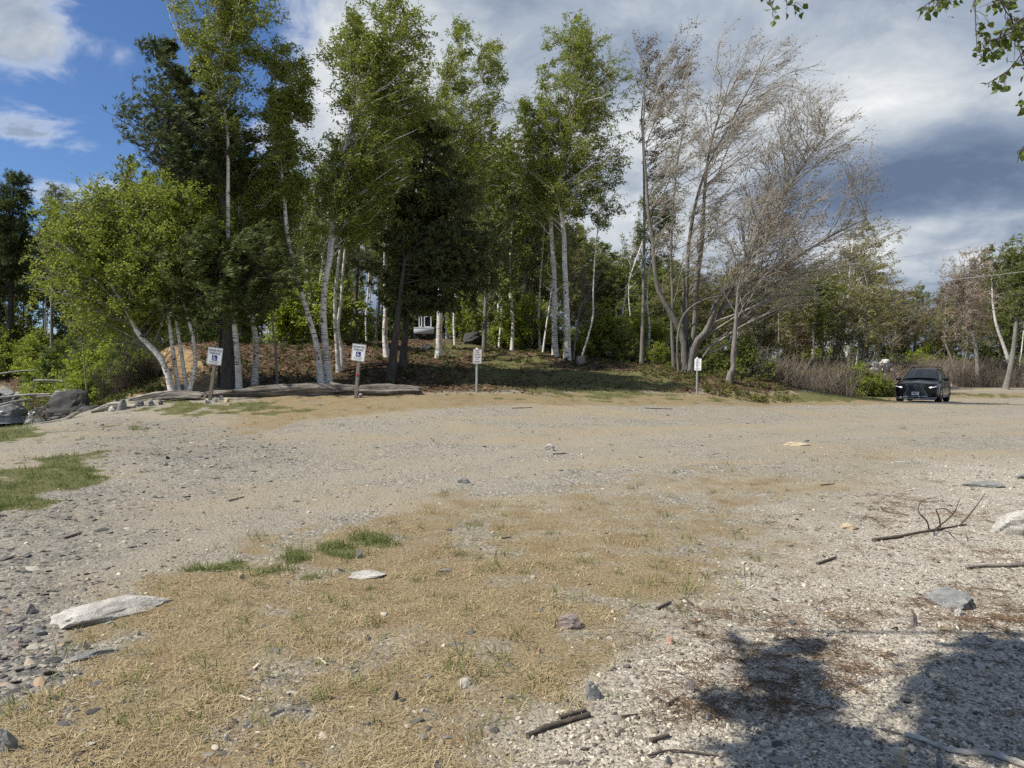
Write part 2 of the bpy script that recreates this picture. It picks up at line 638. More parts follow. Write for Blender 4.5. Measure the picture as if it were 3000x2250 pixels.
ROCK_PALE = rock_mat('pale_granite', (.30, .28, .25), (.58, .55, .49), (.13, .12, .11), 9)
ROCK_GREY = rock_mat('grey_rock', (.10, .105, .10), (.25, .25, .235), (.36, .35, .33), 8)
ROCK_SLATE = rock_mat('slate_rock', (.055, .058, .062), (.13, .13, .135), None, 10)
ROCK_PINK = rock_mat('pinkish_granite', (.17, .135, .12), (.36, .29, .26), (.10, .09, .085), 12)
ROCK_DARK = rock_mat('dark_wet_rock', (.012, .012, .012), (.055, .053, .05), (.10, .095, .09), 3)
ROCK_TAN = rock_mat('tan_rock', (.33, .24, .13), (.55, .46, .32), None, 10)
ROCK_ROSE = rock_mat('rose_rock', (.36, .20, .14), (.5, .33, .25), None, 10)

# ------------------------------------------------------------------ ground: what grows or lies where
NEAR_EDGE = np.array([(-900, 2300), (0, 1985), (180, 1880), (300, 1790), (430, 1715), (560, 1680), (760, 1590), (980, 1515), (1250, 1440),
                      (1600, 1400), (2000, 1372), (2500, 1345), (3000, 1325), (3900, 1300)], float)
FAR_EDGE = np.array([(-600, 1520), (0, 1490), (200, 1450), (420, 1375), (650, 1292), (900, 1238), (1100, 1212), (1500, 1190), (1900, 1193),
                     (2300, 1195), (2600, 1186), (2800, 1170), (3900, 1165)], float)
WHITE_EDGE = np.array([(1150, 4200), (1330, 3000), (1450, 2520), (1700, 2230), (1900, 2020), (2000, 1720), (2130, 1520), (2250, 1380), (2800, 1000)], float)


def ell(u, v, items):
    s = np.zeros_like(u)
    for cu, cv, ru, rv, a in items:
        s = np.maximum(s, a * np.exp(-(((u - cu) / ru) ** 2 + ((v - cv) / rv) ** 2) ** 1.5))
    return s


GREEN_SPOTS = [(1095, 1588, 85, 20, .8), (1010, 1622, 60, 26, .8), (870, 1645, 50, 18, .5), (720, 1690, 170, 36, .38),
               (150, 1395, 190, 62, 1), (20, 1450, 170, 55, 1), (300, 1330, 80, 30, .6), (20, 1268, 170, 34, .8), (640, 1197, 330, 26, .75),
               (350, 1255, 120, 22, .45), (2400, 1163, 270, 17, .95), (2930, 1158, 160, 9, .7), (1900, 1172, 330, 14, .5),
               (1750, 1125, 330, 52, .9), (1480, 1085, 180, 60, .8), (1330, 1025, 120, 28, .75), (1500, 1172, 250, 12, .35)]
SOIL_SPOTS = [(490, 1085, 120, 80, 1), (590, 1115, 110, 45, .7), (420, 1140, 60, 40, .7)]
SLATE_SPOTS = [(880, 2030, 150, 50, .6), (720, 2190, 170, 65, .55), (1230, 2030, 80, 30, .4), (20, 1880, 230, 160, .85), (1250, 2120, 120, 40, .35),
               (560, 1330, 330, 80, .8), (250, 2130, 160, 60, .45), (150, 1560, 300, 60, .8), (330, 1500, 260, 40, .5), (60, 1690, 240, 90, .8), (420, 1250, 260, 30, .7)]


def masks(x, y, z):
    """dry grass, green grass, litter, pale gravel, soil, slate gravel, all 0..1"""
    u, v = to_px(x, y, z)
    behind = y < 1.2
    u = np.where(behind, 1500 + x * 300, u)
    v = np.where(behind, 2600, v)
    wob = (fbm(x, y, 1.1, 4, 21) - .5)
    wob2 = (fbm(x, y, .35, 3, 31) - .5)
    fine = fbm(x, y, 2.6, 4, 41)
    hgt = np.clip((v - 1080) / 400, .02, 2.6)
    vv = v + wob * 260 * hgt + wob2 * 120 * hgt
    dry = sstep(vv - np.interp(u, NEAR_EDGE[:, 0], NEAR_EDGE[:, 1]), -50 * 1.0, 70)
    bare = sstep(fine, .50, .64)
    thatch = np.clip(ell(u + wob * 300, vv, [(900, 1920, 1350, 400, 1), (1850, 1800, 620, 260, .85), (640, 1730, 260, 70, .7), (1200, 1520, 330, 60, .5)]), 0, 1)
    dry = dry * (1 - .42 * bare) * (.58 + .42 * thatch)
    white = sstep(u + wob * 500 + wob2 * 300 - np.interp(v, WHITE_EDGE[:, 0], WHITE_EDGE[:, 1]), -320, 260)
    slate = ell(u + wob * 120, vv, SLATE_SPOTS)
    dry = dry * (1 - .93 * white) * (1 - .7 * sstep(slate, .35, .75))
    far = sstep(np.interp(u, FAR_EDGE[:, 0], FAR_EDGE[:, 1]) - v - wob * 40 * hgt, -6, 12) * (y > 3)
    leftgap = 1 - sstep(u, 520, 900)
    dryfar = far * (1 - .75 * leftgap) * sstep(v, 1140, 1160)
    dry = np.maximum(dry, dryfar * (1 - .3 * bare))
    green = ell(u + wob * 90, v + wob * 70 * hgt, GREEN_SPOTS)
    green = sstep(green + (fine - .5) * 1.5 + wob * .5, .22, .85)
    litter = sstep(1160 - v - wob * 25, 0, 26) * (y > 18)
    road = (y > 47) & (y < 60) & (x > 22)
    litter = np.where(road, 0, litter)
    soil = sstep(ell(u, v, SOIL_SPOTS) + wob * .5, .3, .6)
    litter = litter * (1 - soil)
    return dry, green, litter, white, soil, slate


def track(x, y, z):
    """wheel-smoothed way across the lot"""
    u, v = to_px(x, y, z)
    c = np.interp(u, [-600, 0, 500, 1000, 1600, 2200, 3000, 3900], [1760, 1665, 1560, 1440, 1335, 1275, 1235, 1215])
    w = np.clip((c - 1080) * .13, 12, 80)
    q = (v - c) / w
    two = np.exp(-((q - .75) / .45) ** 2) + np.exp(-((q + .75) / .45) ** 2)
    return np.clip(two, 0, 1) * (y > 2) * (.6 + .8 * (fbm(x, y, .7, 3, 61) - .3))


def build_terrain():
    r = np.r_[0.4, np.geomspace(1.6, 19, 165), np.geomspace(19.2, 40, 125), np.geomspace(41, 420, 60)]
    a = np.r_[np.linspace(-math.pi, -.92, 40)[:-1], np.linspace(-.92, .92, 340), np.linspace(.92, math.pi, 40)[1:]]   # last angle meets the first
    a = a[:-1]
    R, A = np.meshgrid(r, a, indexing='ij')
    x, y = R * np.sin(A), R * np.cos(A)
    z = height(x, y)
    nr, na = x.shape
    i = np.arange(nr - 1)[:, None]; j = np.arange(na)[None, :]
    j2 = (j + 1) % na
    f = np.stack([i * na + j, i * na + j2, (i + 1) * na + j2, (i + 1) * na + j], -1).reshape(-1, 4)
    g = Geo()
    g.add(np.stack([x, y, z], -1), f[:, ::-1])
    c = np.array([[0, 0, float(z[0].mean())]])
    g.add(np.vstack([np.stack([x[0], y[0], z[0]], -1), c]), np.array([[(q + 1) % na, q, na] for q in range(na)])[:, ::-1])
    m, t, b, out = new_mat('ground')
    me = g.mesh('ground', [m])
    co = np.empty(len(me.vertices) * 3, np.float32)
    me.vertices.foreach_get('co', co)
    co = co.reshape(-1, 3).astype(float)
    dry, green, litter, white, soil, slate = masks(co[:, 0], co[:, 1], co[:, 2])
    for nm, (p, q, s) in (('ma', (dry, green, litter)), ('mb', (white, soil, slate))):
        at = me.attributes.new(nm, 'FLOAT_COLOR', 'POINT')
        at.data.foreach_set('color', np.c_[p, q, s, np.ones(len(p))].ravel().astype(np.float32))
    tk = track(co[:, 0], co[:, 1], co[:, 2])
    at = me.attributes.new('mc', 'FLOAT_COLOR', 'POINT')
    at.data.foreach_set('color', np.c_[tk, tk, tk, np.ones(len(tk))].ravel().astype(np.float32))
    tc = t.new('ShaderNodeTexCoord')
    o = tc.outputs['Object']
    def attr(nm):
        nd = t.new('ShaderNodeAttribute', attribute_name=nm)
        sp = t.new('ShaderNodeSeparateColor')
        t.link(nd.outputs['Color'], sp.inputs[0])
        return sp.outputs
    ma, mb = attr('ma'), attr('mb')
    warp = t.new('ShaderNodeVectorMath', operation='ADD')
    t.link(o, warp.inputs[0])
    wn = t.new('ShaderNodeVectorMath', operation='SCALE')
    t.link(t.noise(o, 60, 2, .5, 0, 1), wn.inputs[0]); wn.inputs['Scale'].default_value = .012
    t.link(wn.outputs[0], warp.inputs[1])
    pv = warp.outputs[0]
    v1 = t.voronoi(pv, 34)
    v2 = t.voronoi(pv, 85)
    v3 = t.voronoi(pv, 14)
    big = t.noise(o, .45, 4, .6)
    mid = t.noise(o, 2.2, 5, .6)
    fine = t.noise(o, 38, 5, .7)
    def chan(nd, k=0):
        sp = t.new('ShaderNodeSeparateColor')
        t.link(nd.outputs['Color'], sp.inputs[0])
        return sp.outputs[k]
    g1 = t.ramp(chan(v1), [(0, (.11, .105, .096)), (.35, (.205, .19, .158)), (.65, (.29, .262, .208)), (.9, (.385, .35, .28)), (1, (.54, .50, .42))])
    g2 = t.ramp(chan(v2, 1), [(0, (.13, .122, .106)), (.4, (.255, .233, .188)), (.75, (.35, .318, .25)), (1, (.50, .46, .375))])
    gravel = t.mix(t.smooth(mid, .42, .6), g1, g2)
    dust = t.ramp(fine, [(.3, (.22, .19, .14)), (.7, (.375, .33, .245))])
    gravel = t.mix(t.math('MULTIPLY', t.smooth(big, .42, .66), .75), gravel, dust)
    warm = t.ramp(fine, [(.3, (.25, .20, .125)), (.7, (.42, .345, .23))])
    big2 = t.noise(t.mapping(o, (.5, 1.0, 1), (4, 9, 0)), .5, 4, .6)
    gravel = t.mix(t.math('MULTIPLY', t.smooth(big2, .47, .63), .7), gravel, warm)
    w1 = t.ramp(chan(v1, 1), [(0, (.12, .108, .092)), (.25, (.28, .25, .205)), (.6, (.42, .38, .31)), (1, (.60, .555, .465))])
    w2 = t.ramp(chan(v2, 2), [(0, (.13, .113, .092)), (.3, (.32, .285, .23)), (.7, (.46, .42, .345)), (1, (.62, .575, .485))])
    mc = attr('mc')
    fdust = t.ramp(t.noise(o, 70, 4, .7), [(.3, (.245, .215, .165)), (.7, (.385, .345, .27))])
    gravel = t.mix(t.math('MULTIPLY', mc[0], .85), gravel, fdust)
    whitec = t.mix(t.smooth(mid, .35, .55), w1, w2)
    needles = t.ramp(fine, [(.35, (.075, .045, .028)), (.65, (.20, .125, .075))])
    nmask = t.noise(t.mapping(o, (1, 1, 1), (2, 5, 0)), 1.3, 6, .7)
    whitec = t.mix(t.math('MULTIPLY', t.smooth(nmask, .56, .72), .7), whitec, needles)
    c = t.mix(mb[0], gravel, whitec)
    s1 = t.ramp(chan(v3, 1), [(0, (.045, .045, .047)), (.45, (.11, .108, .105)), (.8, (.19, .18, .165)), (1, (.34, .32, .28))])
    s1 = t.mix(.5, s1, g1)
    c = t.mix(t.math('MULTIPLY', mb[2], .85), c, s1)
    streak = t.noise(t.mapping(o, (55, 120, 60)), 1.0, 4, .7, 1.2)
    drycol = t.ramp(streak, [(.32, (.12, .09, .05)), (.5, (.25, .195, .11)), (.68, (.40, .325, .195))])
    drycol = t.mix(t.math('MULTIPLY', t.smooth(mid, .5, .68), .5), drycol, (.20, .125, .06, 1))
    c = t.mix(t.smooth(t.math('ADD', ma[0], t.math('ADD', t.math('MULTIPLY', t.math('SUBTRACT', fine, .5), 1.1), t.math('MULTIPLY', t.math('SUBTRACT', mid, .5), 1.1))), .28, .85), c, drycol)
    greencol = t.ramp(streak, [(.3, (.075, .078, .03)), (.7, (.17, .165, .065))])
    c = t.mix(t.smooth(t.math('ADD', ma[1], t.math('MULTIPLY', t.math('SUBTRACT', fine, .5), 1.2)), .4, .75), c, greencol)
    vl = t.voronoi(pv, 11)
    litcol = t.ramp(chan(vl), [(0, (.028, .019, .012)), (.5, (.072, .044, .026)), (.85, (.14, .088, .05)), (1, (.26, .18, .11))])
    litcol = t.mix(t.math('MULTIPLY', t.smooth(mid, .52, .62), .55), litcol, (.055, .06, .022, 1))
    c = t.mix(t.smooth(t.math('ADD', ma[2], t.math('SUBTRACT', fine, .5)), .3, .7), c, t.mix(ma[1], litcol, greencol))
    soilcol = t.ramp(t.math('ADD', t.math('MULTIPLY', mid, .5), t.math('MULTIPLY', t.noise(o, 6.5, 5, .7), .5)), [(.36, (.12, .075, .04)), (.5, (.30, .20, .095)), (.64, (.50, .37, .20))])
    c = t.mix(mb[1], c, soilcol)
    t.link(c, b.inputs['Base Color'])
    b.inputs['Roughness'].default_value = .95
    b.inputs['Specular IOR Level'].default_value = .2
    hgt = t.math('ADD', t.math('MULTIPLY', v1.outputs['Distance'], -.55), t.math('MULTIPLY', v2.outputs['Distance'], -.3))
    hgt = t.math('ADD', hgt, t.math('MULTIPLY', fine, .8))
    hgt = t.math('ADD', hgt, t.math('MULTIPLY', v3.outputs['Distance'], t.math('MULTIPLY', mb[2], -.8)))
    bump(t, b, hgt, .9, .022)
    put('ground', me, kind='structure')


build_terrain()


def build_river():
    m, t, b, out = new_mat('river_water')
    tc = t.new('ShaderNodeTexCoord')
    o = tc.outputs['Object']
    n1 = t.noise(t.mapping(o, (1.0, 2.2, 1)), 1.5, 5, .6, .6)
    n2 = t.noise(t.mapping(o, (1.0, 2.0, 1)), 6.0, 4, .6, .4)
    foam = t.noise(t.mapping(o, (.8, 2.4, 1), (3, 1, 0)), 1.1, 7, .68, .8)
    fm = t.smooth(foam, .60, .68)
    t.link(t.mix(fm, (.020, .021, .020, 1), (.62, .64, .64, 1)), b.inputs['Base Color'])
    rg = t.math('ADD', t.math('MULTIPLY', fm, .5), .08)
    t.link(rg, b.inputs['Roughness'])
    bump(t, b, t.math('ADD', t.math('MULTIPLY', n1, .7), t.math('MULTIPLY', n2, .3)), .9, .15)
    pl = spline(RIVER, 60)
    tg = nrm(np.gradient(pl, axis=0))
    nr = np.c_[-tg[:, 1], tg[:, 0]]
    w = np.linspace(-11, 11, 12)
    v = np.array([[(p[0] + q[0] * s, p[1] + q[1] * s, WATER_Z) for s in w] for p, q in zip(pl, nr)])
    k = len(w)
    i = np.arange(len(pl) - 1)[:, None]; j = np.arange(k - 1)[None, :]
    f = np.stack([i * k + j, (i + 1) * k + j, (i + 1) * k + j + 1, i * k + j + 1], -1).reshape(-1, 4)
    g = Geo(); g.add(v, f)
    obj('river', g, m, kind='structure')


build_river()


# ------------------------------------------------------------------ scattering: one object of kind stuff, its pieces instanced by geometry nodes
def scatter(name, protos, pts, rot, scl, rnd, mat, seed=0):
    """protos: list of Geo (about the origin); pts/rot/scl (N,3), rnd (N,)"""
    n = len(pts)
    g = Geo()
    vcount = []
    for p in protos:
        v = np.concatenate(p.v); off = 0
        for vv, ff in zip(p.v, p.f):
            pass
        base = g.n
        for ff, mm, ss in zip(p.f, p.m, p.s):
            g.f.append(ff + base); g.m.append(mm); g.s.append(ss)
        g.v.append(v); g.n += len(v)
        vcount.append(len(v))
    g.v.append(np.asarray(pts, float)); g.n += n
    me = g.mesh(name, [mat])
    pid = np.concatenate([np.full(c, i, np.int32) for i, c in enumerate(vcount)] + [np.full(n, -1, np.int32)])
    z = sum(vcount)
    def fl(nm, arr, typ, prop, k):
        at = me.attributes.new(nm, typ, 'POINT')
        full = np.zeros((z + n, k), np.float32)
        full[z:] = np.asarray(arr, np.float32).reshape(n, k)
        at.data.foreach_set(prop, full.ravel())
    at = me.attributes.new('pid', 'INT', 'POINT'); at.data.foreach_set('value', pid)
    pk = me.attributes.new('pick', 'INT', 'POINT')
    r = np.random.default_rng(seed)
    pk.data.foreach_set('value', np.r_[np.zeros(z, np.int32), r.integers(0, len(protos), n).astype(np.int32)])
    fl('srot', rot, 'FLOAT_VECTOR', 'vector', 3)
    fl('sscl', scl, 'FLOAT_VECTOR', 'vector', 3)
    fl('rnd', rnd, 'FLOAT', 'value', 1)
    o = put(name, me, kind='stuff')
    ng = bpy.data.node_groups.new(name + '_spread', 'GeometryNodeTree')
    ng.interface.new_socket('Geometry', in_out='INPUT', socket_type='NodeSocketGeometry')
    ng.interface.new_socket('Geometry', in_out='OUTPUT', socket_type='NodeSocketGeometry')
    N = ng.nodes
    gi, go = N.new('NodeGroupInput'), N.new('NodeGroupOutput')
    def named(nm, typ):
        nd = N.new('GeometryNodeInputNamedAttribute')
        nd.data_type = typ
        nd.inputs['Name'].default_value = nm
        return nd.outputs['Attribute']
    cmp_ = N.new('FunctionNodeCompare'); cmp_.data_type = 'INT'; cmp_.operation = 'LESS_THAN'
    isock = [s for s in cmp_.inputs if s.type == 'INT']
    ng.links.new(named('pid', 'INT'), isock[0]); isock[1].default_value = 0
    sep = N.new('GeometryNodeSeparateGeometry'); sep.domain = 'POINT'
    ng.links.new(gi.outputs[0], sep.inputs['Geometry'])
    ng.links.new(cmp_.outputs[0], sep.inputs['Selection'])
    spl = N.new('GeometryNodeSplitToInstances'); spl.domain = 'POINT'
    ng.links.new(sep.outputs['Inverted'], spl.inputs['Geometry'])
    ng.links.new(named('pid', 'INT'), spl.inputs['Group ID'])
    iop = N.new('GeometryNodeInstanceOnPoints')
    ng.links.new(sep.outputs['Selection'], iop.inputs['Points'])
    ng.links.new(spl.outputs['Instances'], iop.inputs['Instance'])
    iop.inputs['Pick Instance'].default_value = True
    ng.links.new(named('pick', 'INT'), iop.inputs['Instance Index'])
    ng.links.new(named('srot', 'FLOAT_VECTOR'), iop.inputs['Rotation'])
    ng.links.new(named('sscl', 'FLOAT_VECTOR'), iop.inputs['Scale'])
    ng.links.new(iop.outputs[0], go.inputs[0])
    md = o.modifiers.new('spread', 'NODES')
    md.node_group = ng
    return o


def inst_mat(name, stops, rough=.9, trans=0.0, noise=None):
    m, t, b, out = new_mat(name)
    nd = t.new('ShaderNodeAttribute', attribute_name='rnd', attribute_type='INSTANCER')
    f = nd.outputs['Fac']
    if trans:
        g = t.new('ShaderNodeNewGeometry')
        f = t.math('ADD', t.math('MULTIPLY', f, .6), t.math('MULTIPLY', g.outputs['Random Per Island'], .4))
    c = t.ramp(f, stops)
    if noise:
        tc = t.new('ShaderNodeTexCoord')
        n = t.noise(tc.outputs['Object'], noise, 4, .65)
        c = t.mix(.5, c, t.mix(1.0, c, t.ramp(n, [(.35, (.55, .55, .55)), (.65, (1.4, 1.4, 1.4))]), 'MULTIPLY'))
    t.link(c, b.inputs['Base Color'])
    b.inputs['Roughness'].default_value = rough
    b.inputs['Specular IOR Level'].default_value = .25
    if trans:
        tr = t.new('ShaderNodeBsdfTranslucent')
        t.link(c, tr.inputs[0])
        mx = t.new('ShaderNodeMixShader'); mx.inputs[0].default_value = trans
        t.link(b.outputs[0], mx.inputs[1]); t.link(tr.outputs[0], mx.inputs[2]); t.link(mx.outputs[0], out.inputs[0])
    return m


def ico(sub):
    import bmesh
    bm = bmesh.new()
    bmesh.ops.create_icosphere(bm, subdivisions=sub, radius=1.0)
    v = np.array([q.co[:] for q in bm.verts]); f = np.array([[w.index for w in q.verts] for q in bm.faces])
    bm.free()
    return v, f


ICO1, ICO2, ICO3, ICO4 = ico(1), ico(2), ico(3), ico(4)


def stone_shape(r, base, planes=7, flat=1.0, jit=.06):
    v = base[0].copy()
    v *= 1 + (r.random((len(v), 1)) - .5) * jit
    for k in range(planes):
        n = r.normal(size=3); n /= np.linalg.norm(n)
        d = r.uniform(.55, .85)
        h = v @ n
        over = np.maximum(h - d, 0)[:, None]
        v = v - over * n * .96
    v *= np.array([1, r.uniform(.6, .95), flat])
    return v


def sample_view(r, n, d0, d1, power=1.0, margin=1.12):
    """random ground points in and beside the camera's view between two distances"""
    q = r.random(n)
    if power == 1.0:
        d = d0 * (d1 / d0) ** q
    else:
        e = 1 - power
        d = (d0 ** e + (d1 ** e - d0 ** e) * q) ** (1 / e)
    x = r.uniform(-1, 1, n) * d * .73 * margin + r.normal(0, .2, n)
    return x, d


def ground_stuff():
    r = np.random.default_rng(5)
    # --- pale gravel
    protos = []
    for k in range(7):
        g = Geo(); g.add(stone_shape(r, ICO2, 9, r.uniform(.5, .85)), ICO2[1], 0, False); protos.append(g)
    x, d = sample_view(r, 90000, 2.2, 13.0, 1.25)
    z = height(x, d)
    dry, green, lit, white, soil, slate = masks(x, d, z)
    keep = r.random(len(x)) < np.clip(white * 1.0 + .10 + .12 * (1 - dry), 0, 1) * (1 - .8 * slate) * (1 - .75 * dry)
    x, d, z, white = x[keep], d[keep], z[keep], white[keep]
    n = len(x)
    s = np.exp(r.normal(math.log(.0056), .46, n)) * (1 + .05 * d)
    s = np.minimum(s, .028)
    scl = np.c_[s * r.uniform(.8, 1.3, n), s, s * r.uniform(.55, .9, n)]
    rnd = np.clip(r.beta(1.9, 2.0, n) * .97, 0, 1)
    scatter('pale_gravel', protos, np.c_[x, d, z + s * .12], np.c_[r.normal(0, .3, n), r.normal(0, .3, n), r.uniform(0, 6.3, n)], scl, rnd,
            inst_mat('pale_gravel', [(0, (.055, .052, .048)), (.22, (.15, .132, .108)), (.45, (.32, .275, .21)), (.7, (.47, .415, .325)), (.9, (.63, .575, .47)), (1, (.46, .33, .19))], .85, 0, 60), 1)
    # --- slate chips
    protos = []
    for k in range(7):
        g = Geo(); g.add(stone_shape(r, ICO2, 8, r.uniform(.22, .42)), ICO2[1], 0, False); protos.append(g)
    x, d = sample_view(r, 80000, 2.3, 24.0, 1.05)
    z = height(x, d)
    dry, green, lit, white, soil, slate = masks(x, d, z)
    keep = r.random(len(x)) < np.clip(slate * .7 + .09 * (1 - dry) + .015, 0, 1) * (1 - .6 * white) * (1 - .8 * green) * (1 - .55 * lit) * (1 - .55 * dry) * (1 - .8 * track(x, d, z))
    x, d, z, slate = x[keep], d[keep], z[keep], slate[keep]
    n = len(x)
    s = np.exp(r.normal(math.log(.0085), .58, n)) * (1 + .03 * d) * (1 + .35 * slate)
    s = np.minimum(s, .06)
    scl = np.c_[s * r.uniform(1.0, 1.8, n), s, s * r.uniform(.7, 1.1, n)]
    scatter('slate_gravel', protos, np.c_[x, d, z + s * .02], np.c_[r.normal(0, .2, n), r.normal(0, .22, n), r.uniform(0, 6.3, n)], scl, r.random(n),
            inst_mat('slate_gravel', [(0, (.052, .050, .050)), (.35, (.105, .10, .094)), (.6, (.18, .168, .148)), (.8, (.28, .255, .21)), (.93, (.45, .41, .34)), (1, (.32, .22, .13))], .8, 0, 40), 2)

    # --- grass: little tufts of curved blades
    def tuft(nb, ln, wd, lay, spread):
        g = Geo()
        az = r.uniform(0, 6.283, nb)
        root = np.c_[r.normal(0, spread, nb), r.normal(0, spread, nb), np.full(nb, -.004)]
        L = ln * r.uniform(.5, 1.3, nb)
        el = np.clip(r.normal(lay, .28, nb), .04, 1.5)
        h = np.c_[np.cos(az), np.sin(az)]
        p1 = root + np.c_[h * (L * .5 * np.cos(el))[:, None], L * .5 * np.sin(el)]
        el2 = el - r.uniform(.1, .9, nb)
        p2 = p1 + np.c_[h * (L * .5 * np.cos(el2))[:, None], L * .5 * np.sin(el2)]
        p2[:, 2] = np.maximum(p2[:, 2], .002)
        side = np.c_[-h[:, 1], h[:, 0], np.zeros(nb)] * (wd * r.uniform(.6, 1.3, nb))[:, None] / 2
        v = np.stack([root - side, root + side, p1 + side * .8, p1 - side * .8, p2 + side * .15, p2 - side * .15], 1).reshape(-1, 3)
        b = np.arange(nb)[:, None] * 6
        f = np.concatenate([b + np.array([[0, 1, 2, 3]]), b + np.array([[3, 2, 4, 5]])])
        g.add(v, f, 0, True)
        return g

    protos = [tuft(16, .062, .0032, .28, .035) for k in range(8)]
    x, d = sample_view(r, 30000, 2.2, 15.0, 1.1)
    z = height(x, d)
    dry, green, lit, white, soil, slate = masks(x, d, z)
    clump = fbm(x, d, 5.0, 3, 77)
    keep = r.random(len(x)) < sstep(dry, .22, .95) * np.clip(.1 + 2.6 * (clump - .33), .06, 1) * (1 - .6 * green)
    x, d, z = x[keep], d[keep], z[keep]
    n = len(x)
    s = r.uniform(.65, 1.25, n) * (1 + .02 * d)
    scatter('dry_grass', protos, np.c_[x, d, z], np.c_[r.normal(0, .08, n), r.normal(0, .08, n), r.uniform(0, 6.3, n)], np.c_[s, s, s * r.uniform(.5, 1.1, n)], r.random(n),
            inst_mat('dry_grass', [(0, (.20, .145, .075)), (.3, (.34, .26, .14)), (.65, (.46, .37, .215)), (.9, (.58, .49, .31)), (1, (.22, .22, .08))], .8, .15), 3)
    protos = [tuft(16, .085, .0042, .85, .035) for k in range(6)]
    x, d = sample_view(r, 42000, 3.0, 34.0, .95)
    z = height(x, d)
    dry, green, lit, white, soil, slate = masks(x, d, z)
    keep = (r.random(len(x)) < sstep(green, .25, .95) * .6 + .03 * dry) & (d < 38) & (z > -.4)
    x, d, z = x[keep], d[keep], z[keep]
    n = len(x)
    s = r.uniform(.6, 1.2, n) * (1 + .02 * d)
    scatter('green_grass', protos, np.c_[x, d, z], np.c_[r.normal(0, .08, n), r.normal(0, .08, n), r.uniform(0, 6.3, n)], np.c_[s, s, s], r.random(n),
            inst_mat('green_grass', [(0, (.07, .10, .02)), (.45, (.115, .155, .034)), (.75, (.17, .20, .055)), (1, (.36, .30, .15))], .6, .3), 4)
    # --- fallen leaves on the bank and twigs of pine needles near the front
    g0 = []
    for k in range(4):
        g = Geo()
        a = r.uniform(.2, .5)
        g.add([(-.5, 0, 0), (0, -.32, a * .3), (.55, 0, a * .2), (0, .32, a * .35)], [[0, 1, 2, 3]], 0, True); g0.append(g)
    x, d = sample_view(r, 30000, 20.5, 40, .4, 1.0)
    z = height(x, d)
    dry, green, lit, white, soil, slate = masks(x, d, z)
    keep = (r.random(len(x)) < lit * (1 - .55 * green)) & (z > .3)
    x, d, z = x[keep], d[keep], z[keep]; n = len(x)
    s = r.uniform(.06, .15, n)
    scatter('leaf_litter', g0, np.c_[x, d, z + .02], np.c_[r.normal(0, .45, n), r.normal(0, .45, n), r.uniform(0, 6.3, n)], np.c_[s, s, s], r.random(n),
            inst_mat('leaf_litter', [(0, (.045, .028, .016)), (.5, (.10, .06, .033)), (.85, (.20, .125, .07)), (1, (.36, .27, .17))], .8, .1), 5)
    g0 = []
    for k in range(5):
        g = Geo()
        m = 9
        p0 = r.normal(0, .03, (m, 3)) * (1, 1, .1); az = r.uniform(0, 6.28, m)
        p1 = p0 + np.c_[np.cos(az), np.sin(az), r.normal(0, .06, m)] * .075
        tube_geo(g, np.stack([p0, (p0 + p1) / 2 + (0, 0, .004), p1], 1), np.full((m, 3), .0011), 3); g0.append(g)
    x, d = sample_view(r, 16000, 2.2, 9, 1.2)
    z = height(x, d)
    dry, green, lit, white, soil, slate = masks(x, d, z)
    pn = fbm(x, d, 1.3, 4, 55)
    keep = (white > .3) & (r.random(len(x)) < sstep(pn, .50, .66) * .4 + .03) & (x > .6) & (d > 3.2)
    x, d, z = x[keep], d[keep], z[keep]; n = len(x)
    s = r.uniform(.8, 1.4, n)
    scatter('fallen_pine_needles', g0, np.c_[x, d, z + .006], np.c_[r.normal(0, .1, n), r.normal(0, .1, n), r.uniform(0, 6.3, n)], np.c_[s, s, s], r.random(n),
            inst_mat('fallen_needles', [(0, (.08, .045, .025)), (.6, (.17, .10, .055)), (1, (.27, .18, .10))], .8), 6)


ground_stuff()

# ------------------------------------------------------------------ trees
WIND = np.array([1.0, 0.10, 0.0])


def blades(g, base, axis, L, W, r, mat=0, curl=.0):
    """one lozenge leaf per row"""
    n = len(base)
    ref = r.normal(size=(n, 3))
    side = nrm(np.cross(axis, ref))
    L = np.broadcast_to(np.asarray(L, float), (n,))[:, None]
    W = np.broadcast_to(np.asarray(W, float), (n,))[:, None]
    m = base + axis * L * .45
    v = np.stack([base, m + side * W / 2, base + axis * L, m - side * W / 2], 1).reshape(-1, 3)
    f = np.arange(n)[:, None] * 4 + np.array([[0, 1, 2, 3]])
    g.add(v, f, mat, False)


class Env:
    """crown outline: left and right reach by height"""
    def __init__(self, rows):
        rows = sorted(rows)
        self.z = np.array([q[0] for q in rows]); self.l = np.array([q[1] for q in rows]); self.r = np.array([q[2] for q in rows])

    def sample(self, r, n, outer=.5):
        zz = np.linspace(self.z[0], self.z[-1], 200)
        w = np.interp(zz, self.z, self.r - self.l) ** 1.6 + 1e-4
        c = np.cumsum(w); c /= c[-1]
        z = np.interp(r.random(n), c, zz)
        L, R = np.interp(z, self.z, self.l), np.interp(z, self.z, self.r)
        rad = r.random(n) ** outer
        th = r.uniform(0, 2 * math.pi, n)
        half = (R - L) / 2
        return z, (L + R) / 2 + half * rad * np.cos(th), half * rad * np.sin(th), half


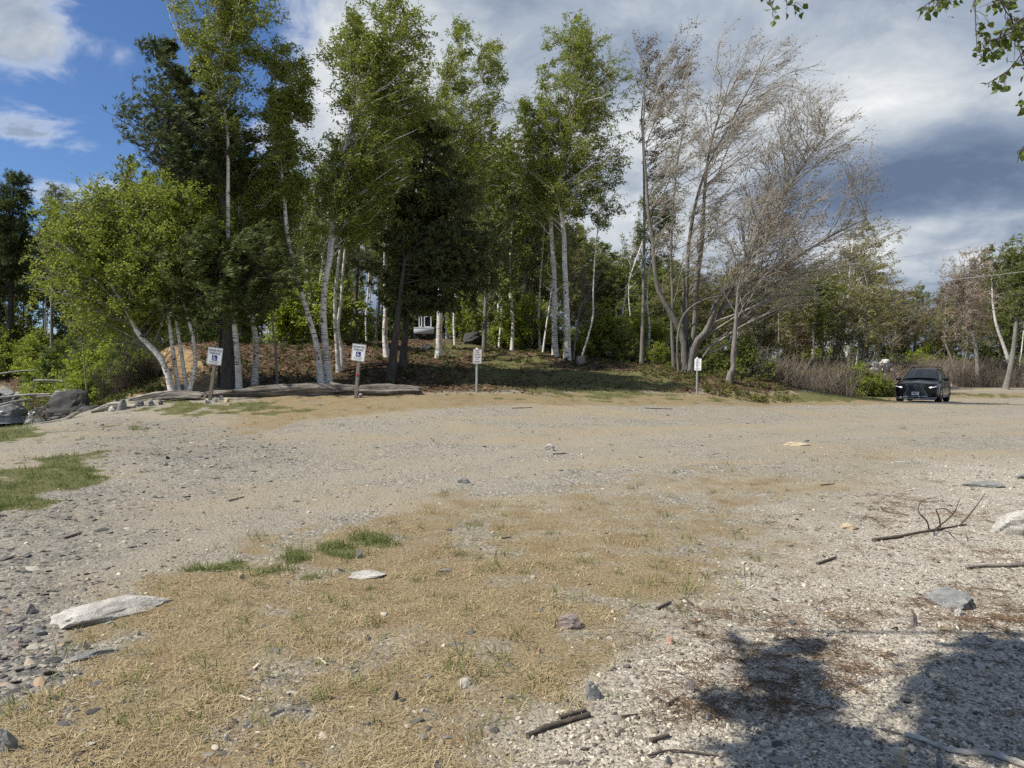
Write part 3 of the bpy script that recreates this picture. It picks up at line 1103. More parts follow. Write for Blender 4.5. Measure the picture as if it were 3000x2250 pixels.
def grow(r, trunks, env, yc, depth_k=.8, nb=60, nsub=6, ntw=4, nl=9, L=.085, W=.055, style='broad', rise=.65, subk=.34, wind=1.0,
         twl=(.18, .45), twr=.0035, brk=.0085, bend=.22, zlow=None, spread=.04, droop=.35, tiltx=.0):
    """trunks: list of (points, radii); returns trunk Geos list, limb Geo, crown Geo.  crown materials: 0 leaf, 1 twig"""
    tg = []
    for pts, rad in trunks:
        g = Geo(); tube_geo(g, pts, rad, 9); tg.append(g)
    limb, crown = Geo(), Geo()
    z, x, yo, half = env.sample(r, nb)
    tips = np.c_[x, yc + yo * depth_k, z]
    att = np.zeros_like(tips); tr = np.zeros(nb)
    for i in range(nb):
        best = None
        for pts, rad in trunks:
            j0 = np.argmin(np.abs(pts[:, 2] - z[i]))
            hd = np.hypot(tips[i, 0] - pts[j0, 0], tips[i, 1] - pts[j0, 1])
            za = z[i] - (.15 + rise * hd) * r.uniform(.35, 1.35)
            if zlow is not None: za = max(za, zlow)
            za = min(max(za, pts[0, 2] + .3), pts[-1, 2] - .02)
            j = int(np.clip(np.searchsorted(pts[:, 2], za), 1, len(pts) - 1))
            t = (za - pts[j - 1, 2]) / max(pts[j, 2] - pts[j - 1, 2], 1e-6)
            t = min(max(t, 0), 1)
            q = pts[j - 1] * (1 - t) + pts[j] * t
            dd = np.linalg.norm(tips[i] - q) * r.uniform(.8, 1.25)
            if best is None or dd < best[0]:
                best = (dd, q, rad[j])
        att[i], tr[i] = best[1], best[2]
    dv = tips - att
    Lb = np.linalg.norm(dv, axis=1)
    up = np.array([0, 0, 1.0])
    sag = {'broad': .10, 'pine': -.10, 'spruce': .10, 'bare': .02}[style]
    mid = att + dv * .5 + up * (Lb * sag)[:, None] + r.normal(0, bend, (nb, 3)) * (Lb * .35)[:, None]
    br = bez(att, mid, tips, 7)
    br[:, 1:-1] += r.normal(0, .022, br[:, 1:-1].shape) * Lb[:, None, None]
    r0 = np.minimum(brk * Lb + .005, tr * .75)
    rr = r0[:, None] * np.linspace(1, .25, 7)[None] + .002
    tube_geo(limb, br, rr, 5)
    # sub-branches
    B = np.repeat(np.arange(nb), nsub)
    n2 = len(B)
    t = r.uniform(.28 if style != 'spruce' else .15, 1.0, n2)
    k = np.minimum((t * 6).astype(int), 5); ft = (t * 6 - k)[:, None]
    s0 = br[B, k] * (1 - ft) + br[B, k + 1] * ft
    tan = nrm(br[B, k + 1] - br[B, k])
    w = WIND[None] * wind
    if style == 'broad':
        sd = nrm(tan * .65 + r.normal(0, .6, (n2, 3)) + w * .35 + up * .12)
    elif style == 'pine':
        sd = nrm(tan * .7 + r.normal(0, .5, (n2, 3)) * (1, 1, .5) + w * .35 + up * .18)
    elif style == 'spruce':
        side = nrm(np.cross(tan, up)) * np.where(r.random(n2) < .5, 1, -1)[:, None]
        sd = nrm(tan * .75 + side * .8 + r.normal(0, .2, (n2, 3)) + w * .12 - up * .18)
    else:
        sd = nrm(tan * .9 + r.normal(0, .38, (n2, 3)) + w * .42 + up * .14)
    Ls = np.clip(Lb[B] * subk * r.uniform(.6, 1.4, n2) * (1.15 - .5 * t), .22, 2.2)
    s2 = s0 + sd * Ls[:, None]
    sm = s0 + sd * Ls[:, None] * .5 + r.normal(0, .07, (n2, 3)) * Ls[:, None]
    if style == 'spruce':
        s2 = s2 - up * (Ls * .18)[:, None]
    if style == 'bare':
        sm = sm - w * (Ls * .06)[:, None]
    sb = bez(s0, sm, s2, 4)
    sr = np.minimum(.006 * Ls + .003, r0[B] * .7)
    tube_geo(crown, sb, sr[:, None] * np.linspace(1, .4, 4)[None] + .0012, 3, 1)
    # twigs
    C = np.repeat(np.arange(n2), ntw)
    n3 = len(C)
    t = r.uniform(.15, 1.0, n3)
    k = np.minimum((t * 3).astype(int), 2); ft = (t * 3 - k)[:, None]
    t0 = sb[C, k] * (1 - ft) + sb[C, k + 1] * ft
    tan = nrm(sb[C, k + 1] - sb[C, k])
    if style == 'spruce':
        td = nrm(tan * .8 + r.normal(0, .5, (n3, 3)) + w * .1 - up * .15)
    elif style == 'bare':
        td = nrm(tan * .9 + r.normal(0, .35, (n3, 3)) + w * .35 + up * .1)
    else:
        td = nrm(tan * .6 + r.normal(0, .6, (n3, 3)) + w * .6 - up * .05)
    Lt = r.uniform(twl[0], twl[1], n3)
    t1 = t0 + td * Lt[:, None]
    if style == 'bare':
        tube_geo(crown, np.stack([t0, t1], 1), np.full((n3, 2), twr) * np.array([1, .6]), 3, 1)
    else:       # twigs a few millimetres thick, finer than a pixel: one narrow strip each
        sv = nrm(np.cross(td, r.normal(size=(n3, 3)))) * twr
        crown.add(np.stack([t0 - sv, t0 + sv, t1 + sv * .5, t1 - sv * .5], 1).reshape(-1, 3), np.arange(n3)[:, None] * 4 + np.array([[0, 1, 2, 3]]), 1, False)
    # leaves
    if nl:
        D = np.repeat(np.arange(n3), nl)
        n4 = len(D)
        if style in ('broad', 'bare'):
            t = r.random(n4) if style == 'broad' else r.uniform(.3, 1, n4)
            b = t0[D] + (t1 - t0)[D] * t[:, None] + r.normal(0, spread, (n4, 3))
            ax = nrm(w * .85 + td[D] * .3 + r.normal(0, .5, (n4, 3)) - up * droop)
            blades(crown, b, ax, L * r.uniform(.6, 1.25, n4), W * r.uniform(.7, 1.2, n4), r)
        else:
            t = r.uniform(.25 if style == 'pine' else 0, 1, n4)
            b = t0[D] + (t1 - t0)[D] * t[:, None]
            if style == 'pine':
                ax = nrm(td[D] * .8 + w * .75 + r.normal(0, .42, (n4, 3)))
            else:
                ax = nrm(td[D] * .9 + r.normal(0, .5, (n4, 3)) - up * .12)
            blades(crown, b, ax, L * r.uniform(.7, 1.2, n4), W * r.uniform(.8, 1.2, n4), r)
    return tg, limb, crown


def trunk_px(pts, d, r0, r1=.02, n=26, lean=0.0, root=.25):
    """trunk drawn along photo pixels (base first) at distance d; lean moves the top along y"""
    m = len(pts)
    p = np.array([P(u, v, d + lean * i / max(m - 1, 1)) for i, (u, v) in enumerate(pts)])
    gz = H(p[0, 0], p[0, 1])
    p[0, 2] = min(p[0, 2], gz)
    p = np.vstack([[p[0, 0] - (p[1, 0] - p[0, 0]) * .05, p[0, 1], gz - root], p])
    q = spline(p, n)
    q[:, 2] = np.maximum.accumulate(q[:, 2] + np.arange(n) * 1e-4)
    s = np.linspace(0, 1, n)
    rad = r0 + (r1 - r0) * s ** .85
    rad[:3] *= np.array([1.35, 1.2, 1.06])
    return q, rad


def env_px(rows, d):
    return Env([(P(0, v, d)[2], P(ul, v, d)[0], P(ur, v, d)[0]) for v, ul, ur in rows])


_seed = [100]


def tree(name, label, cat, trunks, env, yc, leaf, barkm, twigm=None, limbm=None, group=None, **kw):
    _seed[0] += 1
    kw['nb'] = int(kw.get('nb', 60) * {'broad': 1.6, 'pine': 1.5, 'spruce': 1.0, 'bare': 1.2}[kw.get('style', 'broad')])
    r = np.random.default_rng(_seed[0])
    tg, limb, crown = grow(r, trunks, env, yc, **kw)
    base = trunks[0][0][0].copy()
    base[2] = H(base[0], base[1])
    t = thing(name, label, cat, base, group=group)
    for g in tg:
        obj('trunk', g, barkm, t, base)
    obj('limbs', limb, limbm or barkm, t, base, 'stuff')
    obj('crown', crown, [leaf, twigm or TWIG_DARK], t, base, 'stuff')
    return t


GROVE = 'birches standing along the front edge of the woods'

# T1 leaning birch at the far left of the row
d = 22.3
tree('birch_tree', 'birch with dark-scarred trunk leaning far left over the brush beside the river', 'tree',
     [trunk_px([(506, 1154), (490, 1095), (465, 1040), (412, 986), (374, 915), (325, 834), (250, 770), (165, 700)], d, .115, .02),
      trunk_px([(512, 1154), (484, 1075), (430, 1008), (385, 955), (335, 880), (270, 815), (200, 790)], d + .15, .085, .015)],
     env_px([(500, 360, 470), (560, 200, 560), (640, 50, 600), (740, 20, 600), (840, 60, 560), (920, 120, 520), (990, 200, 420)], d), d + .4,
     LEAF_LIME, BARK_BIRCH, limbm=BARK_GREY, nb=120, nsub=7, ntw=4, nl=10, L=.085, W=.055, zlow=2.2, group=GROVE, depth_k=.55)
# T2 three stems
d = 22.6
tree('birch_tree', 'clump of three slim white birch stems just left of the first reserved parking sign', 'tree',
     [trunk_px([(525, 1152), (508, 1040), (492, 920), (470, 830), (452, 770), (430, 640)], d, .085, .02),
      trunk_px([(548, 1153), (535, 1060), (520, 960), (508, 880), (500, 760), (490, 620)], d + .1, .075, .02),
      trunk_px([(553, 1152), (572, 1070), (565, 985), (545, 915), (522, 825), (510, 700)], d - .1, .08, .02)],
     env_px([(540, 400, 620), (620, 330, 680), (720, 300, 680), (800, 330, 640)], d), d,
     LEAF_LIME, BARK_BIRCH, limbm=BARK_GREY, nb=70, nsub=6, ntw=4, nl=10, group=GROVE)
# T3 white pine
d = 23.2
tree('white_pine', 'tall dark pine with thick black trunk and wind-bent boughs, behind the first reserved parking sign', 'tree',
     [trunk_px([(672, 1146), (670, 950), (664, 800), (655, 640), (630, 480), (585, 340), (520, 240), (465, 150), (452, 105)], d, .27, .03)],
     env_px([(100, 425, 500), (170, 400, 560), (240, 380, 620), (300, 375, 680), (350, 350, 720), (430, 365, 760), (520, 420, 720)], d), d,
     NEEDLE_PINE, BARK_PINE, style='pine', nb=85, nsub=8, ntw=4, nl=13, L=.19, W=.024, rise=.75, subk=.3, twl=(.1, .24), wind=1.1, group='dark conifers in the front of the woods', depth_k=.8)
tree('white_pine', 'young pine spreading blown feathery green boughs low in front of the thick black pine trunk', 'tree',
     [trunk_px([(640, 1128), (645, 1000), (650, 880), (655, 760), (660, 690)], 23.4, .06, .015)],
     env_px([(660, 520, 780), (740, 420, 880), (800, 390, 930), (870, 400, 900), (940, 470, 760)], 22.4), 22.0,
     NEEDLE_BOUGH, BARK_PINE, style='pine', nb=75, nsub=8, ntw=4, nl=13, L=.19, W=.023, rise=.1, subk=.32, twl=(.1, .24), wind=1.2, group='dark conifers in the front of the woods', depth_k=.5)
# T4
d = 22.8
tree('birch_tree', 'tall birch before the dark pine, its leafy top running out of the frame', 'tree',
     [trunk_px([(701, 1143), (695, 1043), (684, 928), (672, 855), (668, 700), (668, 520), (668, 400), (657, 330), (650, 240), (655, 150), (668, 40), (690, -60)], d, .10, .02),
      trunk_px([(701, 1143), (690, 1000), (670, 700), (668, 400), (652, 310), (620, 250), (560, 170), (510, 80), (490, 20)], d + .05, .05, .012)],
     env_px([(-90, 560, 800), (-20, 470, 810), (60, 480, 810), (120, 490, 825), (180, 510, 740), (260, 520, 730), (330, 540, 730), (400, 620, 740)], d), d,
     LEAF_BIRCH, BARK_BIRCH, nb=80, nsub=6, ntw=4, nl=8, group=GROVE, zlow=6.0)
# T5
d = 24
tree('birch_tree', 'pale straight birch with broad dark flecks, right of the thick black pine trunk', 'tree',
     [trunk_px([(746, 1131), (750, 1007), (739, 935), (721, 855), (705, 760), (700, 640), (715, 520)], d, .12, .03)],
     env_px([(480, 640, 860), (560, 620, 900), (640, 640, 880), (700, 680, 820)], d), d + .3, LEAF_BIRCH, BARK_BIRCH, nb=55, group=GROVE)
# T6
tree('slim_tree', 'thin grey crooked sapling stem bending right above the long log', 'tree',
     [trunk_px([(813, 1134), (807, 1025), (797, 931), (786, 845), (785, 780), (800, 735), (832, 706)], 23.4, .05, .015)],
     env_px([(690, 780, 860), (740, 770, 880), (790, 770, 850)], 23.4), 23.4, LEAF_WOOD, BARK_GREY, nb=10, nsub=4, ntw=3, nl=6)
# T7
d = 23.6
tree('birch_tree', 'white birch leaning left with a forked top against the blue sky gap', 'tree',
     [trunk_px([(941, 1130), (930, 1025), (912, 953), (890, 881), (876, 837), (858, 765), (840, 675), (831, 548), (814, 405), (803, 380), (790, 320), (800, 220), (815, 150)], d, .11, .018),
      trunk_px([(941, 1130), (912, 953), (858, 765), (831, 548), (818, 420), (832, 354), (860, 320), (880, 270)], d + .05, .06, .012)],
     env_px([(130, 780, 860), (190, 755, 920), (260, 745, 930), (340, 740, 900), (420, 740, 900), (520, 740, 900), (600, 760, 880)], d), d,
     LEAF_BIRCH, BARK_BIRCH, nb=75, nsub=6, ntw=4, nl=8, group=GROVE)
# T8
d = 24
tree('birch_tree', 'tallest bright white birch curving right behind the long log', 'tree',
     [trunk_px([(964, 1128), (957, 1061), (949, 953), (948, 881), (956, 808), (970, 747), (977, 690), (980, 600), (984, 548), (1000, 464), (1021, 405), (1046, 337), (1063, 253), (1088, 181), (1130, 90), (1165, 20)], d, .135, .02),
      trunk_px([(964, 1128), (950, 900), (980, 600), (1021, 405), (1050, 300), (1050, 200), (1035, 100), (1040, 10)], d + .05, .06, .015)],
     env_px([(-30, 1020, 1130), (20, 990, 1230), (90, 960, 1270), (160, 930, 1280), (240, 920, 1270), (330, 930, 1250), (420, 920, 1220), (520, 900, 1200), (620, 900, 1150), (700, 930, 1100)], d), d,
     LEAF_BIRCH, BARK_BIRCH, nb=140, nsub=7, ntw=4, nl=9, group=GROVE, zlow=4.5)
# T9
d = 26
tree('birch_tree', 'twin-stemmed birch with a dark foot, close behind the tallest white birch', 'tree',
     [trunk_px([(992, 1092), (988, 1025), (981, 917), (986, 820), (1000, 700), (1010, 560)], d, .10, .03),
      trunk_px([(1000, 1090), (1002, 1030), (990, 960), (1000, 880), (1004, 808), (1015, 700), (1040, 560)], d + .3, .085, .03)],
     env_px([(380, 900, 1200), (480, 880, 1230), (580, 900, 1220), (680, 930, 1150)], d), d + .5, LEAF_BIRCH, BARK_BIRCH, nb=70, nl=8, group=GROVE)
# T10 thin dark trunk
tree('spruce_tree', 'slender dark spruce trunk standing straight above the second reserved parking sign', 'tree',
     [trunk_px([(1042, 1007), (1042, 881), (1048, 790), (1052, 650), (1056, 560)], 31, .13, .03)],
     env_px([(520, 1020, 1100), (620, 980, 1140), (720, 950, 1150), (800, 960, 1140)], 31), 31, NEEDLE_SPRUCE, BARK_PINE, style='spruce', nb=40, nsub=10, ntw=4, nl=8, L=.09, W=.02,
     rise=-.1, twl=(.1, .2), group='dark conifers in the front of the woods')
# T11 the big spruce
d = 26
tree('spruce_tree', 'big black-green spruce with twin dark trunks whose wide boughs shade the path', 'tree',
     [trunk_px([(1143, 1121), (1152, 1040), (1163, 950), (1175, 850), (1186, 760)], 25, .19, .05),
      trunk_px([(1180, 1062), (1185, 1000), (1190, 930), (1206, 800), (1222, 650), (1236, 520), (1250, 400), (1258, 320)], 26.6, .15, .02)],
     env_px([(310, 1235, 1280), (400, 1190, 1330), (480, 1165, 1375), (560, 1145, 1410), (640, 1125, 1440), (700, 1105, 1490), (770, 1085, 1490), (830, 1075, 1450), (880, 1085, 1400), (915, 1110, 1330)], d), d,
     NEEDLE_SPRUCE, BARK_PINE, style='spruce', nb=225, nsub=11, ntw=4, nl=8, L=.165, W=.05, rise=-.15, subk=.3, twl=(.12, .25), group='dark conifers in the front of the woods', depth_k=.75)
# T12
tree('birch_tree', 'pale birch trunk with a hollow dark foot, just left of the twin dark spruce trunks', 'tree',
     [trunk_px([(1133, 1052), (1127, 980), (1130, 900), (1128, 760), (1140, 600), (1150, 450)], 28, .12, .03)],
     env_px([(180, 1080, 1250), (280, 1050, 1330), (380, 1050, 1330), (480, 1060, 1260)], 28), 28.3, LEAF_BIRCH, BARK_BIRCH, nb=60, nl=8, group=GROVE)
# T13 birch behind the spruce
d = 31
tree('birch_tree', 'wind-combed birch whose pale top shows above the big spruce', 'tree',
     [trunk_px([(1285, 1040), (1290, 800), (1285, 600), (1300, 420), (1310, 280), (1335, 170), (1360, 90)], d, .15, .02),
      trunk_px([(1285, 1040), (1290, 700), (1300, 420), (1340, 330), (1400, 240), (1460, 170), (1490, 120)], d + .1, .08, .012)],
     env_px([(70, 1320, 1400), (120, 1280, 1440), (180, 1250, 1490), (240, 1240, 1480), (320, 1210, 1470), (420, 1200, 1490), (520, 1230, 1480), (600, 1300, 1470)], d), d,
     LEAF_BIRCH, BARK_BIRCH, nb=105, nsub=6, ntw=4, nl=9, group=GROVE, zlow=6.5)
# T14 twin birches
tree('birch_tree', 'left of two bright white straight birches beside the grass path', 'tree',
     [trunk_px([(1627, 1044), (1624, 932), (1624, 800), (1617, 717), (1614, 640), (1605, 558), (1580, 441), (1550, 382), (1530, 330)], 33, .155, .03)],
     env_px([(290, 1500, 1620), (380, 1470, 1650), (460, 1475, 1660), (540, 1480, 1650), (620, 1500, 1640)], 33), 33, LEAF_BIRCH, BARK_BIRCH, nb=65, nl=9, group=GROVE, zlow=7.0)
d = 32
tree('birch_tree', 'right of two bright white straight birches, with black arched scars and a tall full crown', 'tree',
     [trunk_px([(1662, 1057), (1662, 965), (1657, 832), (1654, 750), (1652, 680), (1638, 573), (1642, 507), (1653, 456), (1662, 390), (1682, 323), (1690, 220), (1685, 120)], d, .165, .025),
      trunk_px([(1662, 1057), (1656, 800), (1640, 560), (1655, 450), (1640, 380), (1600, 280), (1570, 190)], d + .05, .07, .015)],
     env_px([(50, 1640, 1710), (90, 1600, 1790), (150, 1570, 1830), (220, 1540, 1850), (300, 1520, 1870), (380, 1500, 1860), (460, 1510, 1850), (540, 1530, 1800), (620, 1560, 1760)], d), d,
     LEAF_BIRCH, BARK_BIRCH, nb=150, nsub=6, ntw=4, nl=9, group=GROVE, zlow=6.0)
# more white stems in the wood
for k, (pts, dd, r0, lab) in enumerate([
    ([(1500, 1020), (1502, 930), (1492, 820), (1498, 700), (1505, 560)], 35, .10, 'grey-white birch stem with ringed bark, right of the dark boulder'),
    ([(1462, 985), (1470, 900), (1466, 840), (1450, 800), (1420, 745)], 37, .08, 'bent white birch stem with a bare side arm, above the dark boulder'),
    ([(1452, 975), (1448, 880), (1452, 800), (1440, 700)], 38, .055, 'very thin pale birch stem left of the bent white stem'),
    ([(1435, 968), (1427, 910), (1415, 880), (1400, 840)], 38, .05, 'short slanting white stem left over the dark boulder'),
    ([(1590, 1035), (1600, 960), (1612, 880), (1622, 800)], 34, .06, 'slanting thin white stem touching the left of the two straight birches'),
    ([(1582, 1030), (1578, 920), (1585, 800), (1592, 700), (1600, 560)], 35.5, .07, 'thin white stem just left of the two straight birches'),
    ([(1680, 1035), (1690, 960), (1700, 900), (1712, 888), (1735, 886)], 32.5, .055, 'dead grey crooked stem right of the two straight birches'),
    ([(1812, 965), (1826, 900), (1850, 800), (1880, 715), (1900, 640)], 37, .07, 'thin white birch slanting right, left of the bare maple'),
    ([(1909, 1064), (1914, 1048), (1900, 1020), (1903, 960), (1896, 880), (1902, 780), (1910, 700)], 33.5, .065, 'white stem with a sharply hooked foot left of the bare maple'),
    ([(1845, 1040), (1848, 950), (1842, 860), (1850, 760)], 39, .05, 'faint white stem deep in the shade left of the bare maple'),
    ([(1700, 1060), (1735, 940), (1738, 850), (1744, 740), (1760, 600)], 32, .05, 'dark leaning stem beside both straight birches'),
    ([(885, 1000), (895, 900), (893, 800), (885, 720)], 32, .055, 'thin white stem in the shade behind the leaning white birch'),
    ([(930, 990), (940, 930), (935, 850), (945, 760)], 33, .05, 'short white stem half hidden behind the tallest birch'),
    ([(1100, 1005), (1108, 930), (1115, 850), (1120, 760)], 34, .08, 'reddish-grey trunk in the shade left of the twin spruce trunks'),
]):
    p = trunk_px(pts, dd, r0, .02)
    top = p[0][-1]
    e = Env([(top[2] - 1.2, top[0] - .5, top[0] + .7), (top[2] + .4, top[0] - 1.0, top[0] + 1.3), (top[2] + 2.0, top[0] - .5, top[0] + .9)])
    m = BARK_GREY if ('dead' in lab or 'dark' in lab.split()[1] or 'reddish' in lab) else BARK_BIRCH
    tree('slim_tree', lab, 'tree', [p], e, dd, LEAF_WOOD, m, nb=16, nsub=5, ntw=4, nl=0 if 'dead' in lab else 7, group='thin stems in the woods')

# T15 the bare maple: several trunks fanning from one foot
d = 30
maple_trunks = [
    trunk_px([(2006, 1090), (2001, 992), (1969, 925), (1930, 855), (1918, 784), (1911, 698), (1901, 639), (1893, 520), (1885, 400), (1890, 250)], d, .15, .02),
    trunk_px([(2014, 1092), (2034, 953), (2040, 835), (2056, 718), (2062, 600), (2075, 460), (2110, 330), (2160, 230)], d + .4, .16, .02),
    trunk_px([(2020, 1094), (2034, 1011), (2064, 976), (2084, 933), (2104, 874), (2145, 838), (2200, 825), (2299, 776), (2420, 700), (2540, 640)], d - .2, .17, .015),
    trunk_px([(2024, 1094), (2040, 1010), (2088, 968), (2106, 921), (2140, 860), (2190, 760), (2260, 640), (2330, 520), (2420, 400)], d, .12, .015),
    trunk_px([(1975, 1086), (1968, 960), (1970, 870), (1966, 760), (1970, 640), (1985, 480), (2010, 330)], d + .1, .085, .02),
    trunk_px([(1988, 1086), (1985, 990), (2005, 920), (2060, 880), (2140, 866), (2280, 878), (2400, 880)], d - .4, .06, .012),
    trunk_px([(2008, 1092), (2010, 900), (2020, 700), (2060, 520), (2140, 360), (2210, 230), (2240, 160)], d + .5, .13, .015),
    trunk_px([(2026, 1094), (2080, 1020), (2130, 975), (2160, 950), (2230, 955)], d + .3, .075, .03),
]
tree('maple_tree', 'big many-trunked maple, nearly bare, its fine twigs streaming to the right in the wind', 'tree', maple_trunks,
     env_px([(80, 2180, 2270), (150, 1920, 2330), (230, 1880, 2420), (320, 1880, 2480), (420, 1880, 2520), (520, 1900, 2560), (620, 1880, 2570), (720, 1890, 2560), (800, 1920, 2480), (880, 2060, 2420)], d), d,
     LEAF_BUD, BARK_MAPLE, TWIG_PALE, limbm=BARK_LIMB, style='bare', nb=270, nsub=8, ntw=4, nl=1, L=.075, W=.05, rise=.9, subk=.34, twl=(.3, .8), twr=.0062, brk=.006, bend=.06, zlow=2.2, depth_k=.55, spread=.03, group='maples with red-brown spring buds')
tree('maple_tree', 'slim bare tree with red-brown leaf buds rising left of the many-trunked maple', 'tree',
     [trunk_px([(1880, 1060), (1885, 850), (1888, 650), (1885, 460), (1880, 330), (1895, 220)], 32, .10, .02),
      trunk_px([(1880, 1060), (1888, 700), (1890, 450), (1930, 330), (1960, 240)], 32.1, .05, .012)],
     env_px([(110, 1850, 2030), (200, 1850, 2050), (320, 1860, 2050), (450, 1850, 2010), (600, 1830, 2000)], 32), 32, LEAF_BUD, BARK_GREY, TWIG_GREY, style='bare', nb=55, nsub=5, ntw=4, nl=4,
     L=.085, W=.06, rise=1.2, twl=(.3, .6), twr=.006, brk=.008, bend=.05, group='maples with red-brown spring buds')
# T16
tree('slim_tree', 'pale grey tree with swollen crooked foot on the mound before the maple', 'tree',
     [trunk_px([(2134, 1119), (2140, 1092), (2150, 1075), (2147, 1050), (2152, 992), (2158, 913), (2165, 835), (2190, 760)], 28.6, .13, .03),
      trunk_px([(2147, 1060), (2154, 985), (2180, 910), (2230, 830), (2300, 790)], 28.7, .05, .012)],
     env_px([(560, 2080, 2360), (660, 2060, 2430), (760, 2080, 2450), (840, 2120, 2400)], 28.6), 28.6, LEAF_BUD, BARK_GREY, TWIG_PALE, style='bare', nb=50, nsub=5, ntw=4, nl=2, rise=1.0, twl=(.3, .6), twr=.006, brk=.008, zlow=3.5)

# right edge trees
d = 50
tree('birch_tree', 'thick-stemmed white birch with thin bronze crown left of the parked car', 'tree',
     [trunk_px([(2480, 1128), (2482, 1023), (2486, 874), (2492, 780), (2500, 690)], d, .27, .04)],
     env_px([(640, 2470, 2600), (700, 2420, 2620), (770, 2400, 2625), (850, 2400, 2610), (930, 2410, 2590)], d), d, LEAF_SPRING, BARK_BIRCH, TWIG_GREY, nb=70, nsub=6, ntw=4, nl=4, L=.11, W=.075, twr=.01, rise=.9, group='trees behind the parked car')
d = 53
tree('maple_tree', 'rust-red budding maple with a forked grey trunk right of the parked car', 'tree',
     [trunk_px([(2866, 1137), (2862, 1050), (2852, 985), (2825, 940), (2812, 900), (2805, 820)], d, .20, .03),
      trunk_px([(2866, 1137), (2860, 1010), (2845, 960), (2846, 900), (2840, 800), (2850, 760)], d + .2, .13, .03)],
     env_px([(730, 2780, 2890), (780, 2750, 2920), (840, 2735, 2930), (910, 2735, 2920), (980, 2760, 2900)], d), d, LEAF_RED, BARK_GREY, TWIG_PALE, nb=60, nsub=6, ntw=4, nl=3, L=.10, W=.065, twr=.01, rise=.9, group='trees behind the parked car')
tree('birch_tree', 'white birch leaning left at the right edge of the woods beyond the road', 'tree',
     [trunk_px([(2972, 1126), (2950, 1043), (2930, 985), (2917, 945), (2908, 880), (2905, 800), (2890, 745)], 57, .17, .03)],
     env_px([(720, 2870, 2950), (790, 2860, 2990), (860, 2870, 2990)], 57), 57, LEAF_WOOD, BARK_BIRCH, TWIG_GREY, nb=35, nl=4, L=.13, W=.09, twr=.01, group='trees behind the parked car')
tree('slim_tree', 'grey leaning trunk with a thin green crown at the right edge of the photo', 'tree',
     [trunk_px([(2946, 1141), (2968, 1031), (2980, 900), (2984, 820), (3000, 740)], 51, .22, .04)],
     env_px([(690, 2960, 3080), (760, 2920, 3100), (850, 2910, 3110), (930, 2950, 3100)], 51), 51, LEAF_WOOD, BARK_GREY, TWIG_GREY, nb=60, nl=7, L=.13, W=.09, twr=.01, group='trees behind the parked car')

# far left: dark pine and grey half-bare tree across the river
d = 66
tree('white_pine', 'dense dark pine at the left edge of the photo across the river', 'tree',
     [trunk_px([(30, 1040), (32, 900), (35, 750), (38, 600), (45, 500)], d, .35, .05)],
     env_px([(495, 20, 70), (540, -10, 100), (600, -50, 120), (680, -70, 110), (760, -90, 100), (850, -90, 80)], d), d, NEEDLE_PINE, BARK_PINE, style='pine', nb=110, nsub=8, ntw=4, nl=9, L=.32, W=.05, subk=.3, twl=(.2, .5), rise=.1, wind=.3)
tree('slim_tree', 'half-bare grey tree top standing right of the dense pine across the river', 'tree',
     [trunk_px([(150, 1030), (152, 850), (155, 700), (160, 600), (165, 545)], 60, .18, .03)],
     env_px([(540, 140, 190), (590, 110, 205), (660, 95, 215), (740, 90, 210)], 60), 60, LEAF_WOOD, BARK_GREY, TWIG_GREY, nb=45, nsub=6, ntw=4, nl=3, L=.14, W=.09, twr=.012)

# ------------------------------------------------------------------ the woods behind: a few kinds, copied
def local_trunk(r, h, r0, bend=.5, top=.95, n=18, kx=0.0):
    z = np.linspace(-.4, h * top, 7)
    s = np.clip(z / h, 0, 1)
    x = kx * s * h + np.cumsum(r.normal(0, bend / 7, 7)); y = np.cumsum(r.normal(0, bend / 7, 7))
    x -= x[0]; y -= y[0]
    q = spline(np.c_[x, y, z], n)
    return q, r0 + (.02 - r0) * np.linspace(0, 1, n) ** .9


SHORT = {}


def kind(name, label, group, h, crown, leaf, barkm, twigm=TWIG_DARK, stems=1, r0=.12, seed=1, kx=.03, cat='tree', **kw):
    """crown: rows (share of the height, reach left, reach right)"""
    r = np.random.default_rng(seed)
    tr = []
    for k in range(stems):
        q, rad = local_trunk(r, h * r.uniform(.82, 1), r0 * r.uniform(.7, 1), .5 + .5 * (stems > 1), kx=kx + (r.normal(0, .09) if stems > 1 else 0))
        q[:, :2] += r.normal(0, .12, 2) * (stems > 1)
        tr.append((q, rad))
    e = Env([(a * h, b + kx * a * h, c + kx * a * h) for a, b, c in crown])
    tg, limb, cr = grow(r, tr, e, 0.0, **kw)
    t = thing(name, label, cat, (0, 0, 0), group=group)
    for g in tg:
        obj('trunk', g, barkm, t)
    obj('limbs', limb, barkm, t, kind='stuff')
    obj('crown', cr, [leaf, twigm], t, kind='stuff')
    SHORT[t.name] = label
    return [t, h, 0]


